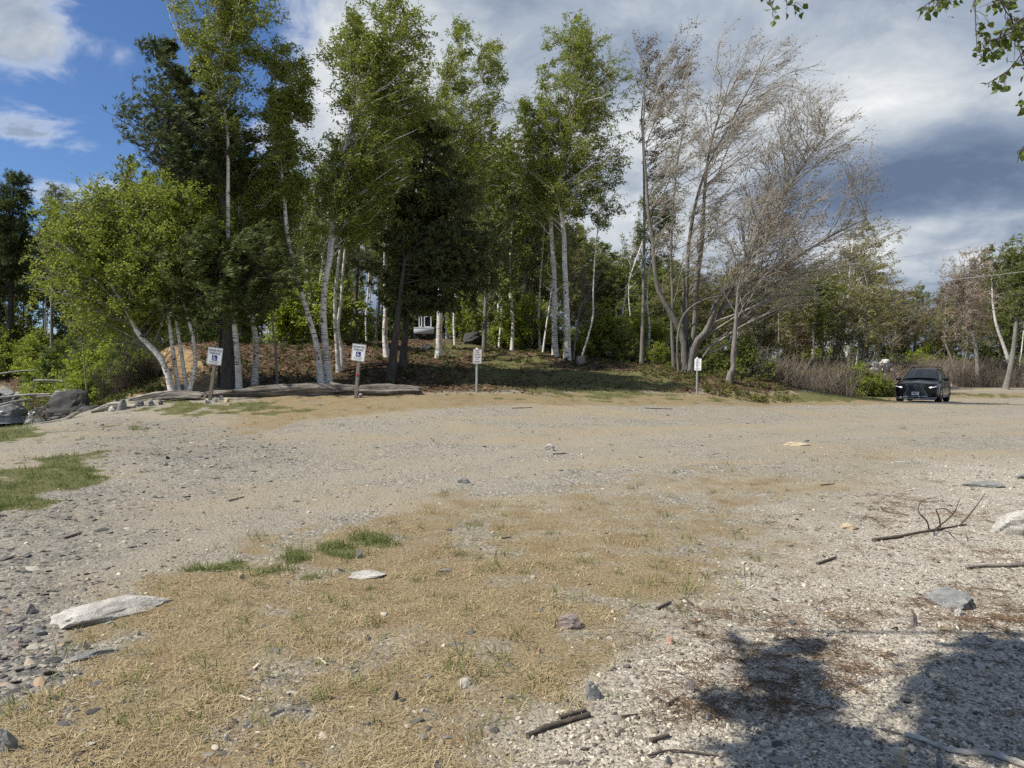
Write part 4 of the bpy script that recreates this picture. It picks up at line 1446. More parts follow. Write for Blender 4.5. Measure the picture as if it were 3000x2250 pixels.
K_ASPEN = [kind('birch_tree', 'slender white-stemmed birch in the woods', 'slender birches deep in the woods', 12,
                [(.42, -.4, .6), (.55, -1.4, 1.7), (.7, -1.7, 2.2), (.88, -1.1, 1.7), (1.0, -.2, .6)], LEAF_WOOD, BARK_BIRCH, r0=.11, seed=s, nb=62, nsub=6, ntw=3, nl=9, L=.13, W=.085, twr=.006) for s in (1, 2, 3)]
K_MAPLE = [kind('leafy_tree', 'broad leafy green tree in the woods', 'leafy trees deep in the woods', 11,
                [(.15, -1.0, 1.2), (.35, -2.1, 2.5), (.6, -2.6, 3.0), (.82, -1.8, 2.4), (1.0, -.4, .8)], LEAF_WOOD, BARK_GREY, r0=.14, seed=s, nb=95, nsub=6, ntw=3, nl=9, L=.14, W=.09, twr=.006) for s in (4, 5, 6)]
K_BARE = [kind('budding_tree', 'thin grey tree with sparse new leaves', 'sparse budding trees in the woods', 10,
               [(.25, -.7, 1.0), (.45, -1.7, 2.2), (.7, -1.8, 2.6), (.9, -1.0, 1.8), (1.0, -.2, .7)], LEAF_BUD if s == 7 else LEAF_SPRING, BARK_GREY, TWIG_GREY, r0=.09, seed=s, stems=2, nb=80, nsub=6, ntw=3, nl=5, L=.12, W=.075, twr=.009, rise=1.0) for s in (7, 8, 9)]
K_FIR = [kind('fir_tree', 'dark pointed fir in the woods', 'dark firs deep in the woods', 9,
              [(.06, -1.6, 1.8), (.25, -1.7, 1.9), (.5, -1.2, 1.4), (.75, -.7, .8), (1.0, -.1, .15)], NEEDLE_SPRUCE, BARK_PINE, r0=.12, seed=s, kx=.01, style='spruce', nb=85, nsub=10, ntw=3, nl=6, L=.15, W=.045, rise=-.12, twl=(.12, .25)) for s in (10, 11)]
K_PINE = [kind('young_pine', 'feathery bright green young pine', 'young pines by the river', 5,
               [(.05, -1.1, 1.3), (.3, -1.4, 1.7), (.6, -1.0, 1.4), (.85, -.5, .9), (1.0, -.1, .4)], NEEDLE_YOUNG, BARK_GREY, r0=.06, seed=s, style='pine', nb=60, nsub=8, ntw=4, nl=9, L=.16, W=.02, rise=.2, twl=(.1, .22)) for s in (12, 13)]
K_SHRUB = [kind('shrub', 'leafy green shrub below the trees', 'shrubs of the undergrowth', 2.4,
                [(.08, -.9, 1.0), (.4, -1.2, 1.4), (.75, -1.0, 1.2), (1.0, -.4, .6)], LEAF_WOOD if s == 14 else LEAF_LIME, BARK_GREY, r0=.022, seed=s, stems=5, nb=48, nsub=5, ntw=3, nl=7, L=.12, W=.075, twr=.004, cat='shrub', rise=.9) for s in (14, 15, 16)]


ZONES = [(330, 'at the left beside the river'), (660, 'behind the leaning birch'), (960, 'behind the dark pine and the white birches'), (1330, 'behind the big spruce'),
         (1560, 'left of the two straight birches'), (1900, 'behind the two straight birches'), (2350, 'behind the bare maple'), (2640, 'left of the parked car'), (9999, 'at the right beyond the road')]


def zone_label(base, x, y):
    u = to_px(np.array([x]), np.array([y]), np.array([1.0]))[0][0]
    z = [t for q, t in ZONES if u < q][0]
    far = 'near' if y < 42 else 'far' if y > 66 else 'mid-distant'
    return base + ' ' + z if far == 'near' else far + ' ' + base + ' ' + z


def place(kd, x, y, h=None, rz=0.0, label=None, group=None, sq=1.0):
    t, h0, used = kd
    label = label or zone_label(SHORT[t.name], x, y)
    s = (h / h0) if h else 1.0
    z = H(x, y) - .05
    if not used:
        kd[2] = 1
        t.location = (x, y, z); t.rotation_euler = (0, 0, rz); t.scale = (s * sq, s * sq, s)
        if label: t['label'] = label
        if group: t['group'] = group
        return t
    return dup(t, (x, y, z), (0, 0, rz), (s * sq, s * sq, s), label, group)


VTOP = np.array([(-300, 640), (0, 640), (120, 650), (220, 560), (330, 460), (500, 400), (800, 330), (1000, 300), (1300, 300), (1440, 360), (1560, 520), (1700, 690), (1800, 740),
                 (2000, 770), (2300, 770), (2480, 740), (2580, 800), (2660, 840), (2760, 810), (2850, 750), (3000, 720), (3400, 700)], float)


def fill_woods():
    r = np.random.default_rng(77)
    done = []
    # rows from near to far; u steps across the view
    for d0, d1, step in ((34, 41, 66), (43, 52, 54), (55, 66, 46), (68, 80, 48), (84, 98, 52)):
        u = -260.0
        while u < 3260:
            u += step * r.uniform(.6, 1.4)
            d = r.uniform(d0, d1)
            x = P(u, 1080, d)[0]
            y = d
            if dist_poly(np.array([x]), np.array([y]), RIVER)[0] < 11.5: continue
            if 1180 < u < 1320 and d < 54: continue
            if -17 < x < -3.2 and 34 < y < 52: continue
            if 1320 < u < 1470 and 38 < d < 42: continue
            if 1480 < u < 2250 and d < 41: continue
            if u > 2180 and d < 62 and not (u < 2560 and d > 43): continue
            if u >= 2560 and d < 62: continue
            if any((x - a) ** 2 + (y - b) ** 2 < 2.2 for a, b in done): continue
            done.append((x, y))
            vt = np.interp(u, VTOP[:, 0], VTOP[:, 1]) + abs(r.normal(0, 45)) - 25
            top = P(u, vt, d)[2]
            h = np.clip(top - H(x, y), 4.0, 17)
            q = r.random()
            if u < 480: kd = K_ASPEN if q < .3 else K_MAPLE if q < .85 else K_FIR
            elif u < 1500: kd = K_ASPEN if q < .62 else K_MAPLE if q < .88 else K_FIR
            elif u < 1950: kd = K_ASPEN if q < .38 else K_MAPLE if q < .55 else K_FIR if q < .65 else K_BARE
            elif u < 2600: kd = K_BARE if q < .68 else K_ASPEN if q < .88 else K_MAPLE
            else: kd = K_BARE if q < .62 else K_MAPLE if q < .78 else K_ASPEN
            sq = np.clip(11.5 / h, .75, 1.5) * r.uniform(.85, 1.15)
            place(kd[int(r.integers(len(kd)))], x, y, h, r.uniform(-.6, .6), sq=sq)
    # undergrowth
    done = []
    for d0, d1, step in ((29.5, 33, 95), (35, 41, 85), (44, 54, 95), (60, 72, 120)):
        u = -200.0
        while u < 3200:
            u += step * r.uniform(.5, 1.5)
            d = r.uniform(d0, d1)
            x, y = P(u, 1080, d)[0], d
            if dist_poly(np.array([x]), np.array([y]), RIVER)[0] < 9.5: continue
            if 1130 < u < 1420 and d < 54: continue
            if -17 < x < -3.2 and 34 < y < 50: continue
            if d < 34 and not (560 < u < 1000 and d > 31.5): continue
            if 1400 < u < 1780 and d < 36: continue
            if u > 2200 and d < 62 and not (u < 2480 and d > 41): continue
            if u >= 2480 and d < 62: continue
            place(K_SHRUB[int(r.integers(3))], x, y, r.uniform(1.4, 3.2), r.uniform(0, 6.28), sq=r.uniform(.9, 1.4))
    # a tangle of tall shrubs closing the view below the thin woods at the right
    u = 2250.0
    while u < 3250:
        u += 34 * r.uniform(.5, 1.5)
        d = r.uniform(63, 74)
        place(K_SHRUB[int(r.integers(3))], P(u, 1080, d)[0], d, r.uniform(2.2, 4.4), r.uniform(0, 6.28), sq=r.uniform(.9, 1.3))
    for k in range(14):
        u, d = -120 + 30 * k + r.uniform(-10, 10), r.uniform(64, 74)
        place(K_SHRUB[int(r.integers(3))], P(u, 1080, d)[0], d, r.uniform(2.4, 4.6), r.uniform(0, 6.28), sq=1.2)
    for k in range(16):
        u, d = 1010 + 32 * k + r.uniform(-10, 10), r.uniform(60, 72)
        place(K_SHRUB[int(r.integers(3))], P(u, 1080, d)[0], d, r.uniform(2.6, 4.2), r.uniform(0, 6.28), sq=1.1)
    # left side: young pines and lime shrubs between the river and the birches
    for u, d, h in ((215, 36, 5.2), (300, 33, 4.6), (380, 31, 5.0), (445, 29.5, 4.2), (260, 30.5, 3.2), (345, 28, 2.8), (520, 33, 4.5), (600, 34, 4.5), (130, 44, 5.5), (700, 34, 4), (560, 31, 3.0), (420, 36, 7), (300, 42, 8)):
        x = P(u, 1080, d)[0]
        place(K_PINE[int(r.integers(2))], x, d, h, r.uniform(-.4, .4), sq=1.15)
    for u, d, h in ((190, 34, 2.2), (240, 28.5, 1.7), (300, 27, 1.5), (370, 26, 1.3), (425, 25.5, 1.2), (150, 39, 3), (90, 62, 3.5), (20, 64, 3), (170, 55, 4), (330, 30, 2.6)):
        x = P(u, 1080, d)[0]
        place(K_SHRUB[1], x, d, h, r.uniform(0, 6), label=('tall' if h > 2.4 else 'low') + ' lime green shrub on the riverbank left of the leaning birch', group='lime shrubs on the riverbank', sq=1.2)
    # low green bushes left of the car and on the shaded mound
    for u, d, h in ((2440, 42, 1.7), (2500, 43, 1.9), (2560, 42.5, 1.5), (2600, 43, 1.1), (2380, 41, 1.3), (2470, 40, .9)):
        place(K_SHRUB[int(r.integers(3))], P(u, 1080, d)[0], d, h, r.uniform(0, 6), label='rounded green bush on the verge just left of the parked car', group='bushes beside the parked car', sq=1.3)
    for u, d, h in ((1790, 34, 2.0), (1850, 33, 1.6), (1750, 35, 2.6), (1700, 33.5, 1.2), (1930, 31.5, 1.0), (1990, 30.5, .8), (1560, 36, 1.4), (1480, 38, 1.6), (1540, 37, 2.2)):
        place(K_SHRUB[int(r.integers(3))], P(u, 1080, d)[0], d, h, r.uniform(0, 6), label='dark shrub in the shade ' + ('left of' if u < 1620 else 'just right of' if u < 1820 else 'well right of') + ' the two straight birches', group='shrubs along the shaded woods edge', sq=1.2)
    place(K_SHRUB[1], P(1365, 1080, 42)[0], 42, 3.4, 1.0, label='bright yellow-green bush behind the dark boulder at the head of the path', group='shrubs of the undergrowth', sq=.9)


fill_woods()


def low_growth():
    r = np.random.default_rng(8)
    # dead brush along the far road and behind the car, one mass of stems
    def stems(nb, h, spread, fine):
        g = Geo()
        p0 = np.c_[r.normal(0, spread, nb), r.normal(0, spread, nb), np.full(nb, -.05)]
        L = h * r.uniform(.5, 1.1, nb)
        p2 = p0 + np.c_[r.normal(.12, .2, nb) * L, r.normal(0, .2, nb) * L, L]
        p1 = (p0 + p2) / 2 + r.normal(0, .05, (nb, 3)) * L[:, None]
        tube_geo(g, np.stack([p0, p1, p2], 1), np.full((nb, 3), fine) * np.array([1.2, 1, .6]), 3)
        k = nb * 4
        i = r.integers(0, nb, k); t = r.uniform(.35, 1, k)[:, None]
        a = p0[i] * (1 - t) + p2[i] * t
        b = a + np.c_[r.normal(.08, .14, k), r.normal(0, .14, k), r.uniform(.05, .28, k)] * h / 1.3
        tube_geo(g, np.stack([a, b], 1), np.full((k, 2), fine * .6), 3)
        return g
    protos = [stems(14, 1.5, .28, .009) for k in range(5)]
    pts = []
    for k in range(1700):
        u = r.uniform(2300, 3150); d = r.uniform(43, 47.0) if u < 2800 else r.uniform(52.5, 57)
        if r.random() < .35: d = r.uniform(60, 75)
        if u > 2590 and d < 50: d = r.uniform(57, 62)
        pts.append((P(u, 1080, d)[0], d))
    for k in range(300):
        u = r.uniform(2220, 2500); pts.append((P(u, 1080, 38.5)[0], r.uniform(38, 43)))
    pts = np.array(pts)
    n = len(pts)
    s = r.uniform(.3, 1.3, n) * (.6 + .8 * fbm(pts[:, 0], pts[:, 1], .3, 3, 4))
    scatter('brush', protos, np.c_[pts, height(pts[:, 0], pts[:, 1])], np.c_[np.zeros(n), np.zeros(n), r.normal(0, .4, n)], np.c_[s, s, s * r.uniform(.8, 1.2, n)], r.random(n),
            inst_mat('brush_stem', [(0, (.09, .075, .06)), (.5, (.17, .14, .11)), (1, (.32, .27, .21))], .9), 9)
    # ferny plants on the sunlit mound and seedlings along the wood's edge
    protos = []
    for k in range(5):
        g = Geo()
        nb = 26
        az = r.uniform(0, 6.28, nb); el = r.uniform(.2, 1.1, nb)
        ax = np.c_[np.cos(az) * np.cos(el), np.sin(az) * np.cos(el), np.sin(el)]
        b = np.c_[r.normal(0, .10, nb), r.normal(0, .10, nb), r.uniform(0, .22, nb)]
        blades(g, b, ax, r.uniform(.10, .2, nb), r.uniform(.05, .09, nb), r)
        st = np.c_[r.normal(0, .08, 6), r.normal(0, .08, 6), np.zeros(6)]
        tube_geo(g, np.stack([st, st + np.c_[r.normal(0, .08, 6), r.normal(0, .08, 6), r.uniform(.15, .32, 6)]], 1), np.full((6, 2), .005), 3)
        protos.append(g)
    pts, rn = [], []
    for k in range(260):
        u, d = r.normal(2140, 110), r.uniform(26.3, 31.5)
        if 2000 < u < 2330: pts.append((P(u, 1080, d)[0], d)); rn.append(r.uniform(.45, 1))
    for k in range(110):
        u, d = r.normal(1960, 70), r.uniform(28.5, 31)
        pts.append((P(u, 1080, d)[0], d)); rn.append(r.uniform(.3, .9))
    for k in range(420):
        u, d = r.uniform(560, 1350), r.uniform(24.5, 36)
        if r.random() < .6: pts.append((P(u, 1080, d)[0], d)); rn.append(r.uniform(0, .35))
    for k in range(260):
        u, d = r.uniform(1420, 2000), r.uniform(31, 38)
        pts.append((P(u, 1080, d)[0], d)); rn.append(r.uniform(0, .45))
    for k in range(260):
        u, d = r.uniform(210, 480), r.uniform(23.0, 28)
        pts.append((P(u, 1080, d)[0], d)); rn.append(r.uniform(.2, .7))
    pts = np.array(pts); n = len(pts)
    s = r.uniform(.25, .75, n)
    scatter('ground_cover', protos, np.c_[pts, height(pts[:, 0], pts[:, 1])], np.c_[np.zeros(n), np.zeros(n), r.uniform(0, 6.3, n)], np.c_[s, s, s], np.array(rn),
            inst_mat('ground_cover_leaf', [(0, (.045, .065, .016)), (.4, (.085, .11, .025)), (.7, (.17, .16, .05)), (1, (.28, .22, .10))], .7, .3), 10)
    # twiggy brown bush beside the river
    for u, d, s, lab in ((420, 25.2, 1.0, 'leafless brown twiggy bush on the bank below the leaning birch'), (345, 25.5, .8, 'smaller brown twiggy bush nearer the river rocks')):
        g = Geo()
        nb = 130
        p0 = np.c_[r.normal(0, .35, nb), r.normal(0, .3, nb), np.full(nb, -.05)]
        az = r.normal(0, 1, (nb, 2)) * .45 + (.15, 0)
        L = r.uniform(.9, 1.7, nb)
        p2 = p0 + np.c_[az * L[:, None], L]
        tube_geo(g, bez(p0, (p0 + p2) / 2 + r.normal(0, .07, (nb, 3)), p2, 4), np.full((nb, 4), .009) * np.array([1, .8, .6, .35]), 3)
        k = nb * 6
        i = r.integers(0, nb, k); t = r.uniform(.3, 1, k)[:, None]
        a = p0[i] * (1 - t) + p2[i] * t
        b = a + np.c_[r.normal(.05, .16, k), r.normal(0, .16, k), r.uniform(.05, .35, k)]
        tube_geo(g, np.stack([a, b], 1), np.full((k, 2), .0045), 3)
        base = (P(u, 1080, d)[0], d)
        t = thing('shrub', lab, 'shrub', (*base, H(*base)))
        t.scale = (s, s, s)
        obj('twigs', g, TWIG_DARK, t, kind='stuff')
    # sapling by the water
    d = 24.2
    tree('sapling', 'thin straight sapling with few leaves standing alone beside the river rocks', 'tree', [trunk_px([(259, 1180), (250, 1100), (243, 1020), (236, 975), (232, 930), (228, 890)], d, .035, .008)],
         env_px([(880, 200, 260), (930, 170, 290), (980, 190, 290)], d), d, LEAF_LIME, BARK_GREY, nb=14, nsub=4, ntw=3, nl=5)
    d = 20.0
    tree('sapling', 'small leafless reddish sapling in the grass at the river edge', 'tree', [trunk_px([(95, 1262), (94, 1230), (92, 1200), (103, 1168)], d, .014, .004)],
         env_px([(1165, 70, 120), (1200, 75, 125), (1225, 80, 110)], d), d, LEAF_BUD, BARK_GREY, nb=8, nsub=3, ntw=3, nl=1)


low_growth()

# ------------------------------------------------------------------ driftwood logs, stones, sticks
def log(name, label, pts, rad, mat, seed, group=None, grooves=1.0, n=70, sides=40, cat='log', flat=1.0):
    r = np.random.default_rng(seed)
    q = spline(np.asarray(pts, float), n)
    rr = np.interp(np.linspace(0, 1, n), np.linspace(0, 1, len(rad)), rad)
    t = nrm(np.gradient(q, axis=0))
    up = np.array([0, 0, 1.0])
    n1 = nrm(np.cross(t, up)); n2 = np.cross(n1, t)
    a = np.arange(sides) * 2 * math.pi / sides
    prof = 1 + grooves * (.36 * (vnoise(a * 2.2, a * 0 + seed, 1.0, seed) - .5) * 2)
    s = np.linspace(0, 1, n)
    A, S = np.meshgrid(a, s * np.linalg.norm(q[-1] - q[0]))
    wob = (fbm(S + 3, A * 1.6, 1.6, 3, seed) - .5) * .5 + (fbm(S * .6, A * 4, 2.2, 3, seed + 5) - .5) * 1.0 * grooves
    R = rr[:, None] * (prof[None] + wob)
    e = np.minimum(1, np.minimum(s, 1 - s) * n / 2.2)[:, None] ** .5
    R = R * (.82 + .18 * e)
    v = q[:, None, :] + n1[:, None, :] * (np.cos(a)[None, :, None] * R[:, :, None]) + n2[:, None, :] * (np.sin(a)[None, :, None] * R[:, :, None] * flat)
    # broken, splintered ends
    for i, sgn in ((0, -1), (1, -.5), (n - 1, 1), (n - 2, .5)):
        v[i] += t[i] * sgn * (r.random(sides)[:, None] - .4) * rr[i] * 2.0
    i = np.arange(n - 1)[:, None]; j = np.arange(sides)[None, :]; j2 = (j + 1) % sides
    f = np.stack([i * sides + j, (i + 1) * sides + j, (i + 1) * sides + j2, i * sides + j2], -1).reshape(-1, 4)
    g = Geo(); g.add(v.reshape(-1, 3), f)
    for k in (0, n - 1):
        c = np.vstack([v[k], v[k].mean(0) - t[k] * (rr[k] * .3 if k else -rr[k] * .3)])
        ff = np.array([[q_, (q_ + 1) % sides, sides] for q_ in range(sides)])
        g.add(c, ff if k == 0 else ff[:, ::-1], 0, False)
    c = q.mean(0)
    o = obj(name, g, mat, None, c)
    o.location = tuple(c)
    return tag(o, label, cat, group)


def ground_px(u, v, d, lift=0.0):
    p = P(u, v, d)
    return np.array([p[0], d, H(p[0], d) + lift])


LOGS = 'weathered driftwood logs edging the parking lot'
log('driftwood_log', 'long grey split log lying between the two reserved parking signs', [ground_px(606, 1165, 21.6, .08), ground_px(720, 1160, 21.6, .10), ground_px(880, 1155, 21.7, .14), ground_px(1046, 1145, 21.9, .13)], [.09, .14, .165, .15], DRIFT, 3, LOGS)
log('driftwood_log', 'dark furrowed log end right of the second reserved parking sign', [ground_px(1050, 1148, 21.6, .13), ground_px(1140, 1146, 21.7, .14), ground_px(1228, 1150, 21.8, .11)], [.15, .165, .12], DRIFT, 8, LOGS, n=30)
log('driftwood_log', 'short chunky grey log left of the first reserved parking sign', [ground_px(470, 1170, 21.3, .13), ground_px(530, 1168, 21.3, .15), ground_px(592, 1166, 21.2, .12)], [.09, .125, .09], DRIFT, 5, LOGS, n=26)
log('driftwood_log', 'slim pale log trailing behind the chunky log at the left', [ground_px(380, 1170, 22.0, .1), ground_px(450, 1160, 22.0, .14), ground_px(520, 1155, 22.2, .12)], [.05, .08, .07], DRIFT_PALE, 6, LOGS, n=26)
log('driftwood_log', 'bleached knotty driftwood piece on the river lip', [ground_px(270, 1195, 20.8, .04), ground_px(330, 1186, 20.8, .1), ground_px(395, 1188, 20.7, .03)], [.05, .09, .06], DRIFT_PALE, 9, LOGS, n=26)
log('driftwood_log', 'small forked bleached driftwood at the left end of the log row', [ground_px(196, 1222, 20.2, .03), ground_px(215, 1210, 20.3, .1), ground_px(232, 1203, 20.4, .12)], [.035, .05, .03], DRIFT_PALE, 10, LOGS, n=20)
for k, (a, b, dd, rr, lab) in enumerate([
    ((-30, 1168), (155, 1155), 33, .07, 'pale fallen pole across the river, upper of the two by the boulder'),
    ((-20, 1192), (95, 1168), 29.5, .045, 'thin pale pole slanting over the river above the white water'),
    ((100, 1115), (245, 1123), 35, .06, 'pale fallen pole in the brush on the far river bank'),
    ((-20, 1098), (112, 1084), 44, .06, 'pale fallen pole lying under the leaves on the far bank'),
    ((100, 1164), (215, 1165), 31, .05, 'grey fallen pole running into the dark river rocks')]):
    p0, p1 = P(*a, dd), P(*b, dd + .5)
    m = (p0 + p1) / 2 + np.array([0, 0, .05])
    log('fallen_pole', lab, [p0, m, p1], [rr, rr * .9, rr * .6], DRIFT_PALE, 20 + k, 'fallen poles over the river', .4, 24, 10, 'pole')


def rock(name, label, loc, size, mat, seed, rz=0.0, base=ICO4, planes=12, cat='rock', sink=.3, group=None, rough=.05, tilt=0.0):
    r = np.random.default_rng(seed)
    v = base[0].copy()
    n3 = np.array([vnoise(v[:, 0] * 1.0 + 5, v[:, 1] + v[:, 2] * 1.7 + 9, s, seed) - .5 for s in (1.4, 3.1, 7.0)])
    for k in range(planes):
        n = r.normal(size=3); n /= np.linalg.norm(n)
        h = v @ n
        v = v - np.maximum(h - r.uniform(.5, .82), 0)[:, None] * n * .93
    v = v * (1 + (n3[0] * .28 + n3[1] * .16 + n3[2] * rough)[:, None])
    s = np.asarray(size, float) / 2
    v = v * s
    if tilt:
        c_, s_ = math.cos(tilt), math.sin(tilt)
        v = np.c_[v[:, 0] * c_ + v[:, 2] * s_, v[:, 1], -v[:, 0] * s_ + v[:, 2] * c_]
    g = Geo(); g.add(v, base[1], 0, False)
    me = g.mesh(name, [mat])
    o = put(name, me)
    o.location = (loc[0], loc[1], loc[2] + s[2] * (1 - 2 * sink))
    o.rotation_euler = (0, 0, rz)
    return tag(o, label, cat, group)


def rock_px(name, label, box, mat, seed, hgt=.4, depth=None, **kw):
    """rock filling a photo box (u0,u1,v0,v1) on the ground; its foot is at v1"""
    u0, u1, v0, v1 = box
    f = G((u0 + u1) / 2, v1)
    w = (u1 - u0) / K / F * f[1]
    h = (v1 - v0) / K / F * f[1]
    dep = depth or w * .7
    hz = hgt * h * 1.5
    c = np.array([P((u0 + u1) / 2, v1, f[1] + dep * .42)[0], f[1] + dep * .42, 0]); c[2] = H(c[0], c[1])
    return rock(name, label, c, (w, dep, hz * 2), mat, seed, sink=.42, **kw)


FS = 'stones lying in the foreground grass and gravel'
o = rock('flat_rock', 'long white speckled granite slab sunk in the grass at lower left', G(318, 1802) + (.0, .0, .0), (.36, .86, .19), ROCK_PALE, 42, 2.28, sink=.40, planes=14, tilt=-.04)
rock('flat_rock', 'flat pale grey slab flush with the ground below the green grass tuft', G(1065, 1688), (.30, .22, .05), ROCK_PALE, 43, .1, sink=.3)
rock('flat_rock', 'thin grey slab showing in the foreground grass right of the white granite slab', G(265, 1925), (.13, .30, .07), ROCK_GREY, 44, -.9, sink=.4)
rock_px('rock', 'pinkish speckled rock among the dry grass in the middle foreground', (1625, 1712, 1805, 1845), ROCK_PINK, 51, .55, group=FS)
rock_px('rock', 'greenish rock with a white lower face by the gravel edge', (1702, 1762, 2008, 2055), ROCK_GREY, 52, .8, group=FS)
rock_px('flat_rock', 'large broken grey-green slab in the pale gravel at the right', (2728, 2838, 1727, 1790), ROCK_GREY, 53, .45, depth=.36, group=FS)
rock_px('rock', 'small dark stone touching the right of the grey-green slab', (2830, 2862, 1760, 1785), ROCK_SLATE, 54, .8, group=FS)
rock_px('rock', 'bright white stone just below the grey-green slab', (2795, 2828, 1783, 1808), ROCK_PALE, 55, .8, group=FS)
rock_px('rock', 'big pale boulder cut by the right edge of the frame', (2902, 3060, 1516, 1572), ROCK_PALE, 56, .8, group=FS)
rock_px('rock', 'blue-grey stone at the lower left corner', (-12, 52, 2148, 2205), ROCK_GREY, 57, .8, group=FS)
rock_px('rock', 'yellowish flat stone above the fallen branch', (2455, 2515, 1530, 1553), ROCK_TAN, 58, .6, group=FS)
rock_px('flat_rock', 'long grey streaked slab at the far right of the lot', (2820, 2945, 1412, 1430), ROCK_GREY, 59, .5, group=FS)
rock_px('rock', 'pale green-grey slab poking in at the right edge above the streaked slab', (2960, 3050, 1388, 1405), ROCK_GREY, 60, .7, group=FS)
rock_px('flat_rock', 'flat tan slab flush in the gravel at the right middle of the lot', (2290, 2370, 1293, 1307), ROCK_TAN, 61, .4, group=FS)
rock_px('rock', 'dark stone lying alone in the gravel road', (1338, 1375, 1402, 1416), ROCK_GREY, 62, .9, group=FS)
rock_px('rock', 'pale low stone alone in the middle of the gravel road', (1590, 1632, 1306, 1322), ROCK_PALE, 63, .7, group=FS)
rock_px('rock', 'rose-coloured stone in the dry grass', (1945, 1978, 1866, 1888), ROCK_ROSE, 64, .8, group=FS)
rock_px('rock', 'small pink stone low in the foreground grass', (1570, 1587, 1903, 1915), ROCK_ROSE, 65, .8, group=FS)
rock_px('rock', 'brown square stone near the left tree shadow', (2004, 2042, 2005, 2030), ROCK_PINK, 66, .8, group=FS)
rock_px('rock', 'round grey-green cobble left of the tree shadow', (2062, 2090, 2095, 2112), ROCK_GREY, 67, .8, group=FS)
rock_px('rock', 'slim brown stone leaning in the gravel below the grey-green slab', (2660, 2690, 1788, 1832), ROCK_PINK, 68, .5, group=FS)
rock_px('rock', 'flat olive stone in the gravel above the right tree shadow', (2745, 2805, 1830, 1855), ROCK_TAN, 69, .5, group=FS)
rock_px('rock', 'white cobble lying in the grass right of the white granite slab', (397, 415, 1851, 1864), ROCK_PALE, 70, .9, group=FS)
rock_px('rock', 'cream stone with a rusty foot below the white granite slab', (240, 262, 1880, 1905), ROCK_TAN, 71, .9, group=FS)
rock_px('rock', 'dark slate at the edge of the foreground grass above the white granite slab', (70, 112, 1768, 1800), ROCK_SLATE, 72, .5, group=FS)
rock_px('rock', 'long flat slate at the left edge of the foreground', (15, 75, 1832, 1852), ROCK_SLATE, 73, .5, group=FS)
rock_px('rock', 'grey flat slate close to the left of the white granite slab', (95, 142, 1840, 1865), ROCK_GREY, 74, .4, group=FS)
rock_px('rock', 'brown flat slate at the far left below the long flat slate', (20, 78, 1868, 1902), ROCK_PINK, 75, .4, group=FS)
rock_px('rock', 'small slate standing in the green grass tuft', (1040, 1063, 1620, 1636), ROCK_GREY, 76, .9, group=FS)
rock_px('rock', 'thin slate leaning in the grass left of the green tuft', (695, 714, 1682, 1699), ROCK_TAN, 77, .9, group=FS)
rock_px('rock', 'white stone at the edge of the slate patch in the lower left', (655, 672, 2155, 2172), ROCK_PALE, 78, .9, group=FS)
rock_px('rock', 'dark pointed stone in the small gravel gap of the lower middle', (1150, 1170, 2028, 2050), ROCK_SLATE, 79, .9, group=FS)
rock_px('rock', 'dark blue cobble at the bottom edge of the photo', (1943, 1970, 2225, 2243), ROCK_SLATE, 80, .9, group=FS)
rock_px('rock', 'yellow pebble at the bottom edge left of the tree shadow', (2072, 2092, 2232, 2244), ROCK_TAN, 81, .9, group=FS)
rock_px('rock', 'rounded brownish stone at the bottom near the long root', (2622, 2656, 2217, 2244), ROCK_TAN, 82, .9, group=FS)
rock_px('rock', 'grey cobble beside the long root at lower right', (2738, 2766, 2222, 2248), ROCK_GREY, 83, .9, group=FS)

LS = 'stones tucked against the driftwood logs'
for k, (b, m, lab) in enumerate([
    ((342, 374, 1180, 1202), ROCK_GREY, 'square grey stone at the left end of the log row'), ((318, 340, 1194, 1206), ROCK_PALE, 'pale stone left of the square grey stone'),
    ((398, 425, 1178, 1191), ROCK_SLATE, 'dark flat stone under the slim pale log'), ((430, 458, 1176, 1190), ROCK_GREY, 'rounded grey stone below the chunky log'),
    ((462, 480, 1177, 1187), ROCK_SLATE, 'small dark stone below the chunky log'),
    ((596, 618, 1172, 1183), ROCK_PALE, 'pale block at the foot of the first reserved sign'), ((622, 640, 1168, 1178), ROCK_GREY, 'grey stone right against the first reserved sign post'),
    ((640, 654, 1161, 1172), ROCK_PALE, 'white round stone right of the first reserved sign post'), ((656, 675, 1170, 1178), ROCK_TAN, 'tan stone between the first reserved sign and the long log'),
    ((1048, 1064, 1154, 1164), ROCK_PALE, 'round pale stone at the foot of the second reserved sign')]):
    rock_px('rock', lab, b, m, 90 + k, .9, group=LS, base=ICO3)
rock('boulder', 'pale boulder standing in the river with white water behind it', (*P(25, 1195, 33)[:2], WATER_Z - .05), (1.5, 1.1, 1.3), ROCK_GREY, 101, .3, sink=.35)
rock('boulder', 'great black wet boulder at the water edge', (P(215, 1200, 24.2)[0], 24.2, -.35), (1.7, 1.5, 1.7), ROCK_DARK, 102, .5, sink=.25)
rock('boulder', 'black rock behind the great wet boulder', (P(180, 1180, 26.5)[0], 26.5, -.5), (2.4, 1.6, 1.7), ROCK_DARK, 103, 1.5, sink=.25)
rock('boulder', 'grey lichened boulder in the dark bank above the river', (P(200, 1140, 30)[0], 30, .1), (1.3, 1.2, 1.2), ROCK_GREY, 104, .9, sink=.3)
rock('boulder', 'brownish boulder right of the great wet boulder', (P(262, 1195, 23.0)[0], 23.0, -.1), (1.3, .9, .8), ROCK_DARK, 105, .2, sink=.3)
rock('boulder', 'mossy grey cobble by the grass at the river edge', (P(110, 1240, 21.5)[0], 21.5, -.12), (.7, .5, .5), ROCK_GREY, 106, .2, sink=.3)
